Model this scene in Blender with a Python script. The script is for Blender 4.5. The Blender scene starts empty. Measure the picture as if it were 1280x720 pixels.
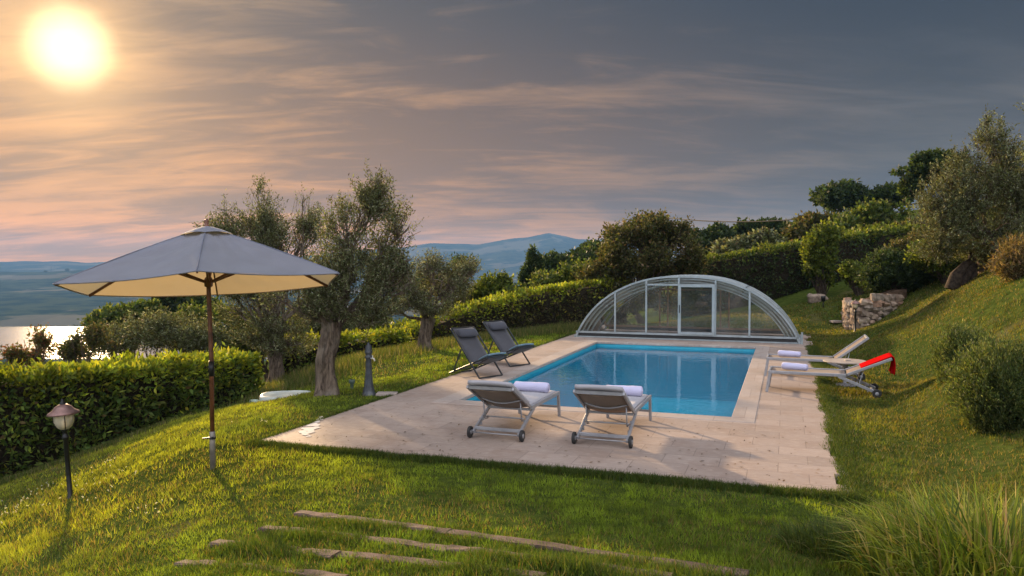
import bpy, math, random
import numpy as np
from mathutils import Vector, Matrix
random.seed(7); R = np.random.default_rng(11)
S = bpy.context.scene; C = S.collection
pi = math.pi; rad = math.radians

# ---------------------------------------------------------------- camera, sky, sun, exposure
F = 984.0; PITCH = 0.033; EYE = 2.2
cam = bpy.data.cameras.new('camera'); co = bpy.data.objects.new('camera', cam); C.objects.link(co)
co.location = (0, 0, EYE); co.rotation_euler = (pi/2-PITCH, 0, 0)
cam.sensor_width = 36; cam.lens = F/1280*36; cam.clip_start = .05; cam.clip_end = 60000
S.camera = co
S.view_settings.view_transform = 'Standard'; S.view_settings.look = 'None'
S.view_settings.gamma = 1; S.view_settings.use_curve_mapping = False
S.view_settings.exposure = 1.25

SUN_AZ = math.atan2(-548, 984)            # left of straight ahead
SUN_EL = rad(13.2)
SD = Vector((math.sin(SUN_AZ)*math.cos(SUN_EL), math.cos(SUN_AZ)*math.cos(SUN_EL), math.sin(SUN_EL)))
sl = bpy.data.lights.new('sun', 'SUN'); so = bpy.data.objects.new('sun', sl); C.objects.link(so)
sl.energy = 4.8; sl.angle = rad(1.6); sl.color = (1, .70, .40)
so.rotation_euler = (-SD).to_track_quat('-Z', 'Y').to_euler(); so.location = (-20, 30, 30)

w = bpy.data.worlds.new("World"); S.world = w; w.use_nodes = True
nt = w.node_tree; nt.nodes.clear()
class NB:
    def __init__(s, t): s.t = t
    def n(s, ty, **k):
        x = s.t.nodes.new(ty)
        for a, b in k.items(): setattr(x, a, b)
        return x
    def set(s, sock, v):
        if isinstance(v, bpy.types.NodeSocket): s.t.links.new(v, sock)
        elif isinstance(v, (tuple, list)) and len(v) == 3 and sock.type == 'RGBA': sock.default_value = (*v, 1)
        else: sock.default_value = v
    def math(s, op, a, b=0.0, c=None, clamp=False):
        x = s.n('ShaderNodeMath', operation=op, use_clamp=clamp); s.set(x.inputs[0], a); s.set(x.inputs[1], b)
        if c is not None: s.set(x.inputs[2], c)
        return x.outputs[0]
    def ramp(s, v, a, b, c=0., d=1., smooth=True):
        x = s.n('ShaderNodeMapRange', interpolation_type='SMOOTHSTEP' if smooth else 'LINEAR')
        for i, q in enumerate((v, a, b, c, d)): s.set(x.inputs[i], q)
        return x.outputs[0]
    def mix(s, f, a, b, mode='MIX'):
        x = s.n('ShaderNodeMix', data_type='RGBA', blend_type=mode)
        s.set(x.inputs[0], f); s.set(x.inputs[6], a); s.set(x.inputs[7], b); return x.outputs[2]
    def noise(s, vec, scale, detail=4, rough=.55, dist=0.):
        x = s.n('ShaderNodeTexNoise'); 
        if vec is not None: s.set(x.inputs['Vector'], vec)
        x.inputs['Scale'].default_value = scale; x.inputs['Detail'].default_value = detail
        x.inputs['Roughness'].default_value = rough; x.inputs['Distortion'].default_value = dist
        return x.outputs['Fac']
    def mapping(s, vec, loc=(0,0,0), rot=(0,0,0), sc=(1,1,1)):
        x = s.n('ShaderNodeMapping'); s.set(x.inputs[0], vec)
        x.inputs[1].default_value = loc; x.inputs[2].default_value = rot; x.inputs[3].default_value = sc
        return x.outputs[0]
b = NB(nt)
tc = b.n('ShaderNodeTexCoord').outputs['Generated']
sep = b.n('ShaderNodeSeparateXYZ'); b.set(sep.inputs[0], tc)
dx, dy, dz = sep.outputs
zc = b.math('MAXIMUM', dz, 0.0)
dot = b.n('ShaderNodeVectorMath', operation='DOT_PRODUCT'); b.set(dot.inputs[0], tc); dot.inputs[1].default_value = SD
dot = dot.outputs['Value']
ang = b.math('ARCCOSINE', b.math('MINIMUM', dot, .99999))            # radians from the sun
# horizontal closeness to the sun's azimuth
hd = b.n('ShaderNodeVectorMath', operation='NORMALIZE')
cmb = b.n('ShaderNodeCombineXYZ'); b.set(cmb.inputs[0], dx); b.set(cmb.inputs[1], dy); cmb.inputs[2].default_value = 0
b.set(hd.inputs[0], cmb.outputs[0])
hdot = b.n('ShaderNodeVectorMath', operation='DOT_PRODUCT'); b.set(hdot.inputs[0], hd.outputs[0])
hdot.inputs[1].default_value = Vector((SD.x, SD.y, 0)).normalized(); hdot = hdot.outputs['Value']
haz = b.math('ARCCOSINE', b.math('MAXIMUM', b.math('MINIMUM', hdot, .99999), -.9999))
# flat cloud layer coordinates
den = b.math('ADD', zc, .16)
cx = b.math('DIVIDE', dx, den); cy = b.math('DIVIDE', dy, den)
cl = b.n('ShaderNodeCombineXYZ'); b.set(cl.inputs[0], cx); b.set(cl.inputs[1], cy)
cl = cl.outputs[0]
m1 = b.mapping(cl, (3.1, 1.2, 0), (0, 0, rad(-8)), (.6, 1.2, 1))
n1 = b.noise(m1, 1.3, 7, .56, .8)
m2 = b.mapping(cl, (7.7, 4.2, 3), (0, 0, rad(6)), (.8, 2.4, 1))
n2 = b.noise(m2, 2.6, 6, .6, .9)
n3 = b.noise(b.mapping(cl, (1.7, 9.2, 5), (0, 0, 0), (.35, .8, 1)), .9, 3, .5, .2)
cloud = b.math('ADD', b.math('MULTIPLY', n1, .42), b.math('ADD', b.math('MULTIPLY', n2, .28), b.math('MULTIPLY', n3, .30)))
cf = b.ramp(cloud, .42, .60)
warm = b.ramp(haz, .12, 1.02, 1, 0)                                   # 1 by the sun
low = b.ramp(zc, .02, .36, 1, 0)
LOWL = (.98, .42, .12); LOWR = (.165, .138, .108); HIL = (.46, .30, .18); HIR = (.078, .086, .108)
lowc = b.mix(warm, LOWR, LOWL); hic = b.mix(warm, HIR, HIL)
light_c = b.mix(low, hic, lowc)
dk_l = b.mix(warm, (.032, .043, .062), (.095, .092, .100))
dark_c = b.mix(low, dk_l, b.mix(warm, (.105, .092, .080), (.40, .195, .085)))
cloudy = b.mix(cf, dark_c, light_c)
# sky round the zenith and behind the viewer: brightened out of view to add fill light
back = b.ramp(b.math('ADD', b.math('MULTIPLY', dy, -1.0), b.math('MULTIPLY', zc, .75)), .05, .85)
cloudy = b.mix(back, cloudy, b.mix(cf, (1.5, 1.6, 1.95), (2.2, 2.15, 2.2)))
g1 = b.math('POWER', b.ramp(ang, 0, .42, 1, 0, False), 5.0)
angn = b.math('ADD', ang, b.math('MULTIPLY', b.math('SUBTRACT', b.noise(tc, 9, 3), .5), .022))
g2 = b.ramp(angn, .008, .056, 1, 0)
g3 = b.math('POWER', b.ramp(ang, 0, .13, 1, 0, False), 2.2)
hz_ = b.ramp(zc, .0, .075, 1.75, 1.0)
hzc = b.n('ShaderNodeCombineXYZ'); [b.set(hzc.inputs[i_], b.ramp(zc, .0, .075, k_, 1.0)) for i_, k_ in enumerate((2.9, 2.35, .75))]
cloudy = b.mix(1.0, cloudy, hzc.outputs[0], 'MULTIPLY')
col = b.mix(1.0, cloudy, b.mix(g1, (0, 0, 0), (.50, .27, .09)), 'ADD')
col = b.mix(1.0, col, b.mix(g3, (0, 0, 0), (.85, .50, .16)), 'ADD')
gl = b.mix(g2, (0, 0, 0), (1.5, 1.2, .70))
col = b.mix(1.0, col, gl, 'ADD')
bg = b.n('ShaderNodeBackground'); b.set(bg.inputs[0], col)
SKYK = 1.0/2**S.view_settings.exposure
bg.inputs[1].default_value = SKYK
sky = b.n('ShaderNodeTexSky', sky_type='NISHITA'); sky.sun_disc = False
sky.sun_elevation = SUN_EL; sky.sun_rotation = SUN_AZ; sky.dust_density = 3
bg2 = b.n('ShaderNodeBackground'); b.set(bg2.inputs[0], sky.outputs[0]); bg2.inputs[1].default_value = .0012
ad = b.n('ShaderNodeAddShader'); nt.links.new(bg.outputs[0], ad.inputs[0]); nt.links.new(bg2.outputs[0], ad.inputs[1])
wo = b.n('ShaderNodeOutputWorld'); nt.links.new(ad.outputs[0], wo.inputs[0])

# ---------------------------------------------------------------- helpers
def P(px, py, D):
    "a point of the place, from where it is seen and how far away it is"
    up = (360-py)/F*D
    return Vector(((px-640)/F*D, D*math.cos(PITCH)+up*math.sin(PITCH), EYE-D*math.sin(PITCH)+up*math.cos(PITCH)))
YA = -0.335; OX, OY = -.888, 12.466; PW, PL = 4.256, 9.8
cY, sY = math.cos(YA), math.sin(YA)
def U(u, v, z=0.): return Vector((OX+u*cY-v*sY, OY+u*sY+v*cY, z))
def toUV(x, y):
    a = x-OX; c = y-OY
    return a*cY+c*sY, -a*sY+c*cY
def sstep(a, b_, x):
    t = np.clip((x-a)/(b_-a), 0, 1); return t*t*(3-2*t)
_H = R.random((256, 256))
def vnoise(x, y, s=1.0, o=0):
    x = np.asarray(x, float)*s+1000+o*17.3; y = np.asarray(y, float)*s+1000+o*9.1
    i = np.floor(x).astype(int); j = np.floor(y).astype(int); fx = x-i; fy = y-j
    fx = fx*fx*(3-2*fx); fy = fy*fy*(3-2*fy)
    g = lambda a, c: _H[a % 256, c % 256]
    return (g(i, j)*(1-fx)+g(i+1, j)*fx)*(1-fy)+(g(i, j+1)*(1-fx)+g(i+1, j+1)*fx)*fy
def fbm(x, y, s, o=0, n=4):
    r = 0; a = .5; t = 0
    for k in range(n): r = r+a*vnoise(x, y, s, o+k); t += a; a *= .5; s *= 2.1
    return r/t

# ---------------------------------------------------------------- lie of the land
QL, QN, QR, QF = 1.18, 3.53, 1.33, 13.9
ctrl = [P(*c) for c in [
 # foreground bank towards the viewer
 (0,720,6.3),(150,720,5.7),(300,720,5.1),(640,720,4.9),(930,720,4.9),(1280,720,5.0),
 (100,650,8.2),(267,588,8.3),(88,622,9.3),(200,560,10.6),
 (20,600,12.6),(130,562,13.4),(230,522,15.0),(330,500,17.0),(358,497,15.2),(410,492,13.3),
 (461,495,12.95),(340,480,19.5),(440,455,19.0),(500,455,18.0),(540,437,20.5),(620,427,22.5),(730,410,27.0),(560,430,24),
 # right hand lawn and bank
 (1130,520,11.2),(1240,566,9.0),(1170,472,14.6),(1090,428,21.0),(1050,412,25.0),(1200,385,17.0),(1280,430,11.0),(1280,352,15.5),(1210,350,20.0),
 (1140,395,20.0),(1110,372,25.5),(1020,376,29.0),(900,388,32.0),(1000,400,26.0)]]
ctrl = [tuple(c) for c in ctrl]
ctrl += [(0,2,.45),(-3,1,.45),(3,1,.5),(0,-6,.9),(-8,-4,.2),(8,-4,1.3),(5,3,.6),(8,5,1.3),
 (-10,12,-1.9),(-8.8,15,-1.8),(-7.6,18,-1.8),(-6.6,21,-1.4),(-12,16,-2.6),(-16,14,-3.4),(-14,25,-3.4),(-12,4,-1.6),
 (-6,30,-1.8),(0,33,-1.6),(6,36,-.6),(-20,45,-6),(0,60,-5),(12,60,0.),(-25,10,-5),(-50,60,-10),(0,110,-12),(-70,0,-11),
 (12,36,1.2),(20,36,2.9),(18,60,3.2),(36,60,7),(30,30,6.5),(16,18,3.4),(14,12,3.0),(20,5,4.2),(50,100,9),(40,0,8),(0,-40,2),(70,30,12),(-30,-30,-3),(40,-30,7)]
for u in (-QL-.2, PW/2, PW+QR+.2):
    for v in (-QN-.2, 0, 5, 9, 13): c = U(u, v); ctrl.append((c.x, c.y, -.015))
ctrl = np.array(ctrl)
def _phi(r2): return np.where(r2 > 1e-9, .5*r2*np.log(np.maximum(r2, 1e-9)), 0)
n_ = len(ctrl); K_ = _phi(((ctrl[:, None, :2]-ctrl[None, :, :2])**2).sum(-1))+np.eye(n_)*.25
Pm = np.c_[np.ones(n_), ctrl[:, :2]]
sol = np.linalg.solve(np.block([[K_, Pm], [Pm.T, np.zeros((3, 3))]]), np.r_[ctrl[:, 2], 0, 0, 0])
def tps(x, y):
    out = sol[n_]+sol[n_+1]*x+sol[n_+2]*y
    for i in range(n_): out = out+sol[i]*_phi((x-ctrl[i, 0])**2+(y-ctrl[i, 1])**2)
    return out
def rectdist(u, v, u0, u1, v0, v1):
    du = np.maximum(np.maximum(u0-u, u-u1), 0); dv = np.maximum(np.maximum(v0-v, v-v1), 0)
    return np.hypot(du, dv)
def farh(x, y):
    r = np.hypot(x, y)+1e-6; az = np.arctan2(x, y); r = r*np.cos(np.clip(az, -.9, .9))
    px = 640+F*np.tan(np.clip(az, -1.1, 1.1))
    lr = np.log(r)
    ip = lambda rr, zz: np.interp(lr, np.log(rr), zz)
    sky1 = np.interp(px, [-800,0,60,100,160,240,330,420,600], [342,340,339,336,335,336,345,352,352])
    z1 = 2.2+(328-sky1)/F*3300
    sky2 = np.interp(px, [-900,-200,0,80,110,200,300,400,500,540,560,600,640,662,685,705,720,745,765,800,1000], [320,325,327,326,328,325,323,318,308,303,304,305,298,296,290.5,294,298,299,297,298,305])
    z2 = (328-sky2)/F*6000
    base = ip([60,160,400,900,1080,1440,1540,2300,3300,4300,6000,9000], [-6,-18,-52,-112,-127,-127,-112,-88,0,-75,0,0])
    w1 = ip([2300,3300,4300],[0,1,0]); w2 = ip([4400,6000,8000],[0,1,.3])
    s1 = w1*w1*(3-2*w1); s2 = w2**1.25
    val = np.where(r < 2300, base, ip([2300,3300,4300,6000],[-88,-88,-80,-80])*(1-np.maximum(s1, s2))+z1*s1*(s1 >= s2)+z2*s2*(s2 > s1))
    val = val+(fbm(x, y, 1/900., 3)-.5)*np.clip(r-1600, 0, 1500)/1500*26*(1-np.clip(w2-.8,0,.2)*4)*(r < 8000)+(fbm(x,y,1/160.,5)-.5)*np.clip(r-1500,0,900)/900*9
    hill = ip([60,160,300,1000,9000],[3,6,9,20,60])
    L = sstep(740, 900, px)
    z = val*(1-L)+hill*L
    bk = sstep(1.3, 2.0, np.abs(az)); return z*(1-bk)+3*bk
def hgt(x, y):
    x = np.asarray(x, float); y = np.asarray(y, float); r = np.hypot(x, y)
    near = tps(np.clip(x, -120, 120), np.clip(y, -80, 150))
    u, v = toUV(x, y); d = rectdist(u, v, -QL, PW+QR, -QN, QF)
    near = -.015+(near+.015)*sstep(0, 1.6, d)
    near = near+(fbm(x, y, .7, 1, 3)-.5)*.07*sstep(.2, 1.5, d)*(.25+.75*sstep(6.3, 9, r))
    wv = sstep(60, 150, r)
    return near*(1-wv)+farh(x, y)*wv
def G(px, py, d0=2., d1=200.):
    "where the line of sight meets the ground"
    D = np.geomspace(d0, d1, 4000); up = (360-py)/F*D
    X = (px-640)/F*D; Y = D*math.cos(PITCH)+up*math.sin(PITCH); Z = EYE-D*math.sin(PITCH)+up*math.cos(PITCH)
    k = np.argmax(Z < hgt(X, Y)); return Vector((X[k], Y[k], float(hgt(X[k], Y[k]))))
def gz(x, y): return float(hgt(x, y))

# ---------------------------------------------------------------- mesh helpers
class MB:
    def __init__(s): s.v = []; s.f = []; s.sm = []
    def add(s, vs, fs, smooth=False):
        k = len(s.v); s.v += [tuple(q) for q in vs]
        for f in fs: s.f.append(tuple(i+k for i in f)); s.sm.append(smooth)
        return s
    def box(s, c, size, M=None, bev=0.0):
        x, y, z = (q/2 for q in size); c = Vector(c)
        if bev > 0:
            t = bev; vs = []; fs = []
            # chamfered box via 24 verts
            idx = {}
            for sx in (-1, 1):
                for sy in (-1, 1):
                    for sz in (-1, 1):
                        for ax in range(3):
                            p = [sx*(x-t), sy*(y-t), sz*(z-t)]; p[ax] = (sx*x, sy*y, sz*z)[ax]
                            idx[(sx, sy, sz, ax)] = len(vs); vs.append(Vector(p))
            def I(a, ax): return idx[(a[0], a[1], a[2], ax)]
            for ax in range(3):
                o = [q for q in range(3) if q != ax]
                for sg in (-1, 1):
                    q = []
                    for (i, j) in ((-1, -1), (1, -1), (1, 1), (-1, 1)):
                        a = [0, 0, 0]; a[ax] = sg; a[o[0]] = i; a[o[1]] = j; q.append(I(a, ax))
                    fs.append(q)
                for i in (-1, 1):
                    for j in (-1, 1):
                        a = [0, 0, 0]; a[o[0]] = i; a[o[1]] = j
                        a1 = a[:]; a1[ax] = -1; a2 = a[:]; a2[ax] = 1
                        fs.append([I(a1, o[0]), I(a2, o[0]), I(a2, o[1]), I(a1, o[1])])
            for sx in (-1, 1):
                for sy in (-1, 1):
                    for sz in (-1, 1): fs.append([idx[(sx, sy, sz, q)] for q in range(3)])
        else:
            vs = [Vector((sx*x, sy*y, sz*z)) for sz in (-1, 1) for sy in (-1, 1) for sx in (-1, 1)]
            fs = [(0,2,3,1),(4,5,7,6),(0,1,5,4),(2,6,7,3),(0,4,6,2),(1,3,7,5)]
        if M is not None: vs = [M @ q for q in vs]
        return s.add([q+c for q in vs], fs)
    def bar(s, a, b_, w_, h_=None, up=(0, 0, 1), bev=0.):
        a = Vector(a); b_ = Vector(b_); d = b_-a; L = d.length; d.normalize()
        up = Vector(up)
        if abs(d.dot(up)) > .98: up = Vector((0, 1, 0)) if abs(d.y) < .9 else Vector((1, 0, 0))
        x = d.cross(up).normalized(); z = x.cross(d)
        M = Matrix((x, d, z)).transposed()
        return s.box((a+b_)/2, (w_, L, h_ or w_), M, bev)
    def tube(s, pts, r, n=8, caps=True, jit=0.):
        pts = [Vector(p) for p in pts]; m = len(pts)
        rs = r if hasattr(r, '__len__') else [r]*m
        vs = []; prev = None
        for i, p in enumerate(pts):
            d = (pts[min(i+1, m-1)]-pts[max(i-1, 0)]).normalized()
            if prev is None:
                x = d.cross(Vector((0, 0, 1)))
                if x.length < .1: x = d.cross(Vector((1, 0, 0)))
            else: x = prev-d*prev.dot(d)
            x.normalize(); prev = x; y = d.cross(x)
            for k in range(n):
                a = 2*pi*k/n; q = rs[i]*(1+(random.uniform(-jit, jit) if jit else 0)); vs.append(p+x*math.cos(a)*q+y*math.sin(a)*q)
        fs = [(i*n+k, i*n+(k+1) % n, (i+1)*n+(k+1) % n, (i+1)*n+k) for i in range(m-1) for k in range(n)]
        s.add(vs, fs, True)
        if caps: 
            k0 = len(s.v)-m*n
            s.f.append(tuple(k0+k for k in range(n))[::-1]); s.sm.append(False)
            s.f.append(tuple(k0+(m-1)*n+k for k in range(n))); s.sm.append(False)
        return s
    def lathe(s, prof, c=(0, 0, 0), n=20, smooth=True, M=None):
        c = Vector(c); vs = []
        for (r, z) in prof:
            for k in range(n):
                q = Vector((r*math.cos(2*pi*k/n), r*math.sin(2*pi*k/n), z))
                if M is not None: q = M @ q
                vs.append(q+c)
        m = len(prof)
        return s.add(vs, [(i*n+k, i*n+(k+1) % n, (i+1)*n+(k+1) % n, (i+1)*n+k) for i in range(m-1) for k in range(n)], smooth)
    def grid(s, fn, nu, nv, smooth=True, thick=0.):
        vs = [Vector(fn(i/nu, j/nv)) for j in range(nv+1) for i in range(nu+1)]
        fs = [(j*(nu+1)+i, j*(nu+1)+i+1, (j+1)*(nu+1)+i+1, (j+1)*(nu+1)+i) for j in range(nv) for i in range(nu)]
        if thick:
            nn = [Vector((0, 0, 0)) for _ in vs]
            for f in fs:
                q = (vs[f[1]]-vs[f[0]]).cross(vs[f[3]]-vs[f[0]])
                for i in f: nn[i] += q
            k = len(vs); vs2 = [v-n.normalized()*thick for v, n in zip(vs, nn)]
            fs2 = [tuple(i+k for i in f[::-1]) for f in fs]
            edge = []
            for i in range(nu): edge.append((i, i+1)); edge.append((nv*(nu+1)+i+1, nv*(nu+1)+i))
            for j in range(nv): edge.append(((j+1)*(nu+1), j*(nu+1))); edge.append((j*(nu+1)+nu, (j+1)*(nu+1)+nu))
            fs = fs+fs2+[(b_, a, a+k, b_+k) for a, b_ in edge]; vs = vs+vs2
        return s.add(vs, fs, smooth)
    def build(s, name, mat, parent=None):
        me = bpy.data.meshes.new(name); me.from_pydata(s.v, [], s.f); me.update()
        me.polygons.foreach_set('use_smooth', s.sm)
        me.materials.append(mat); o = bpy.data.objects.new(name, me); C.objects.link(o)
        if parent: o.parent = parent
        return o
def arr_obj(name, V, nper, mat, col=None, parent=None, smooth=False):
    "V (N*nper,3): separate polygons of nper corners each; col (N*nper,3)"
    V = np.asarray(V, np.float32); N = len(V)//nper
    me = bpy.data.meshes.new(name); me.vertices.add(len(V)); me.vertices.foreach_set('co', V.ravel())
    me.loops.add(len(V)); me.loops.foreach_set('vertex_index', np.arange(len(V), dtype=np.int32))
    me.polygons.add(N); me.polygons.foreach_set('loop_start', np.arange(N, dtype=np.int32)*nper)
    if smooth: me.polygons.foreach_set('use_smooth', np.ones(N, bool))
    me.update(calc_edges=True)
    if col is not None:
        a = me.color_attributes.new('tint', 'FLOAT_COLOR', 'POINT')
        cc = np.ones((len(V), 4), np.float32); cc[:, :3] = col; a.data.foreach_set('color', cc.ravel())
    me.materials.append(mat); o = bpy.data.objects.new(name, me); C.objects.link(o)
    if parent: o.parent = parent
    return o
def leafquads_(pos, d):
    d = d/np.linalg.norm(d, axis=1, keepdims=True); s_ = np.cross(d, np.array([[0, 0, 1.]])); L = .025+.03*R.random((len(pos), 1)); m_ = pos+d*L*.5
    return np.stack([pos, m_+s_*L*.22, pos+d*L, m_-s_*L*.22], 1).reshape(-1, 3)
def tag(o, label=None, cat=None, group=None, kind=None):
    if label: o['label'] = label
    if cat: o['category'] = cat
    if group: o['group'] = group
    if kind: o['kind'] = kind
    return o
def empty(name, loc, label, cat, rz=0, group=None):
    o = bpy.data.objects.new(name, None); C.objects.link(o); o.location = loc; o.rotation_euler = (0, 0, rz)
    o.empty_display_size = .2
    return tag(o, label, cat, group)
def copy_tree(o, parent=None):
    c = o.copy(); C.objects.link(c); c.parent = parent
    for ch in list(o.children): copy_tree(ch, c)
    return c

# ---------------------------------------------------------------- materials
def mat(name):
    m = bpy.data.materials.new(name); m.use_nodes = True; m.node_tree.nodes.clear(); q = NB(m.node_tree)
    q.out = q.n('ShaderNodeOutputMaterial'); return m, q
def pbsdf(q, col, rough=.6, metal=0., spec=.5, bump=None, bs=.3, bd=.01, **kw):
    p = q.n('ShaderNodeBsdfPrincipled'); q.set(p.inputs['Base Color'], col); q.set(p.inputs['Roughness'], rough)
    p.inputs['Metallic'].default_value = metal; p.inputs['Specular IOR Level'].default_value = spec
    for k, v in kw.items(): q.set(p.inputs[k], v)
    if bump is not None:
        bn = q.n('ShaderNodeBump'); q.set(bn.inputs['Height'], bump); bn.inputs['Strength'].default_value = bs; bn.inputs['Distance'].default_value = bd
        q.set(p.inputs['Normal'], bn.outputs[0])
    return p
def simple(name, c, rough=.6, metal=0., var=.12, scale=6., bs=.25, bd=.003, spec=.5, dirt=None):
    m, q = mat(name); o = q.n('ShaderNodeTexCoord').outputs['Object']
    n = q.noise(o, scale, 5, .6)
    c2 = tuple(max(0, x*(1-var*2)) for x in c); c3 = tuple(min(1, x*(1+var)) for x in c)
    col = q.mix(q.ramp(n, .3, .7), c2, c3)
    if dirt: col = q.mix(q.ramp(q.noise(o, scale*.37, 5, .7), .52, .72), col, dirt)
    n2 = q.noise(o, scale*14, 3, .6)
    p = pbsdf(q, col, q.ramp(n, .2, .8, rough*.85, min(1, rough*1.15)), metal, spec, n2, bs, bd)
    q.t.links.new(p.outputs[0], q.out.inputs[0]); return m
def leafmat(name, transl=.4, rough=.5, tcol=(1.3, 1.3, .5), spec=.4):
    m, q = mat(name); a = q.n('ShaderNodeAttribute'); a.attribute_name = 'tint'; c = a.outputs['Color']
    p = pbsdf(q, c, rough, 0, spec)
    t = q.n('ShaderNodeBsdfTranslucent'); q.set(t.inputs[0], q.mix(1., c, tcol, 'MULTIPLY'))
    mx = q.n('ShaderNodeMixShader'); mx.inputs[0].default_value = transl
    q.t.links.new(p.outputs[0], mx.inputs[1]); q.t.links.new(t.outputs[0], mx.inputs[2]); q.t.links.new(mx.outputs[0], q.out.inputs[0])
    return m
M = {}
M['leaf'] = leafmat('leaf', .48, .6, (1.25, 1.25, .5), .22)
M['olive'] = leafmat('olive_leaf', .38, .65, (1.2, 1.2, .55), .2)
M['grass'] = leafmat('grass_blade', .45, .6, (1.35, 1.3, .45), .25)
# bark
m, q = mat('bark'); o = q.n('ShaderNodeTexCoord').outputs['Object']
st = q.mapping(o, sc=(1, 1, .22)); n = q.noise(st, 16, 6, .65, 1.2); n2 = q.noise(o, 3.0, 4)
col = q.mix(q.ramp(n, .3, .7), (.035, .025, .018), (.20, .15, .11)); col = q.mix(q.ramp(n2, .45, .7, 0, .5), col, (.24, .21, .17))
q.t.links.new(pbsdf(q, col, .9, 0, .2, n, .9, .035).outputs[0], q.out.inputs[0]); M['bark'] = m
M['dbark'] = simple('dark_bark', (.075, .055, .04), .9, 0, .3, 14, .8, .01, .2)
M['hstem'] = simple('hedge_stems', (.03, .024, .015), .95, 0, .4, 25, .8, .02, .1)
# travertine paving, in the patio's own coordinates
def tiles(name, base, tw, th, var=1.):
    m, q = mat(name); o = q.n('ShaderNodeTexCoord').outputs['Object']
    br = q.n('ShaderNodeTexBrick'); q.set(br.inputs['Vector'], o); br.offset = .5; br.squash = 1
    br.inputs['Scale'].default_value = 1; br.inputs['Brick Width'].default_value = tw; br.inputs['Row Height'].default_value = th
    br.inputs['Mortar Size'].default_value = .005; br.inputs['Mortar Smooth'].default_value = .3; br.inputs['Bias'].default_value = 0
    br.inputs['Color1'].default_value = (0, 0, 0, 1); br.inputs['Color2'].default_value = (1, 1, 1, 1); br.inputs['Mortar'].default_value = (.5, .5, .5, 1)
    tone = br.outputs['Color']
    a = tuple(x*(1-.13*var) for x in base); c = tuple(min(1, x*(1+.10*var)) for x in base)
    col = q.mix(tone, a, c)
    n1 = q.noise(o, 1.3, 6, .65); n2 = q.noise(q.mapping(o, sc=(2, 9, 1)), 4, 5, .6); n3 = q.noise(o, 55, 4, .6)
    col = q.mix(q.ramp(n1, .42, .70, 0, .55), col, tuple(x*y for x, y in zip(base, (.72, .62, .55))))
    col = q.mix(q.ramp(n2, .50, .72, 0, .30), col, (.62, .52, .43))
    col = q.mix(q.ramp(n3, .60, .70, 0, .45), col, (.17, .12, .09))
    sp = q.noise(o, 9, 2, .5); col = q.mix(q.ramp(sp, .70, .76, 0, .55), col, (.13, .09, .06))
    col = q.mix(q.math('MULTIPLY', br.outputs['Fac'], .55), col, (.13, .10, .085))
    hgt_ = q.math('SUBTRACT', q.math('MULTIPLY', n3, .25), br.outputs['Fac'])
    p = pbsdf(q, col, q.ramp(n1, .3, .7, .5, .75), 0, .35, hgt_, .5, .004)
    q.t.links.new(p.outputs[0], q.out.inputs[0]); return m
M['tile'] = tiles('travertine_paving', (.31, .245, .205), .61, .405)
M['coping'] = tiles('travertine_coping', (.35, .295, .26), .8, .9, .7)
# liner and water
m, q = mat('pool_liner'); o = q.n('ShaderNodeTexCoord').outputs['Object']
n = q.noise(o, 1.2, 3); vor = q.n('ShaderNodeTexVoronoi', feature='DISTANCE_TO_EDGE'); q.set(vor.inputs[0], q.mapping(q.noise(o, 1, 1) and o, sc=(1, 1, .4))); vor.inputs['Scale'].default_value = 2.3
col = q.mix(n, (.005, .44, .60), (.012, .55, .70))
p = pbsdf(q, col, .5, 0, .3); q.t.links.new(p.outputs[0], q.out.inputs[0]); M['liner'] = m
M['liner_band'] = simple('liner_waterline_band', (.03, .36, .47), .4, 0, .05, 3)
m, q = mat('pool_water'); o = q.n('ShaderNodeTexCoord').outputs['Object']
n = q.math('ADD', q.noise(o, 5.5, 2, .5, .3), q.math('MULTIPLY', q.noise(q.mapping(o, sc=(1, .6, 1)), 1.3, 2), .9))
bn = q.n('ShaderNodeBump'); q.set(bn.inputs['Height'], n); bn.inputs['Strength'].default_value = .6; bn.inputs['Distance'].default_value = .007
tr = q.n('ShaderNodeBsdfTransparent'); tr.inputs[0].default_value = (.60, .93, .98, 1)
gl_ = q.n('ShaderNodeBsdfGlossy'); gl_.inputs['Roughness'].default_value = .015; q.set(gl_.inputs['Normal'], bn.outputs[0]); gl_.inputs[0].default_value = (1, 1, 1, 1)
fr = q.n('ShaderNodeFresnel'); fr.inputs[0].default_value = 1.33; q.set(fr.inputs['Normal'], bn.outputs[0])
mx = q.n('ShaderNodeMixShader'); q.set(mx.inputs[0], fr.outputs[0]); q.t.links.new(tr.outputs[0], mx.inputs[1]); q.t.links.new(gl_.outputs[0], mx.inputs[2])
q.t.links.new(mx.outputs[0], q.out.inputs[0]); M['water'] = m
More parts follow.
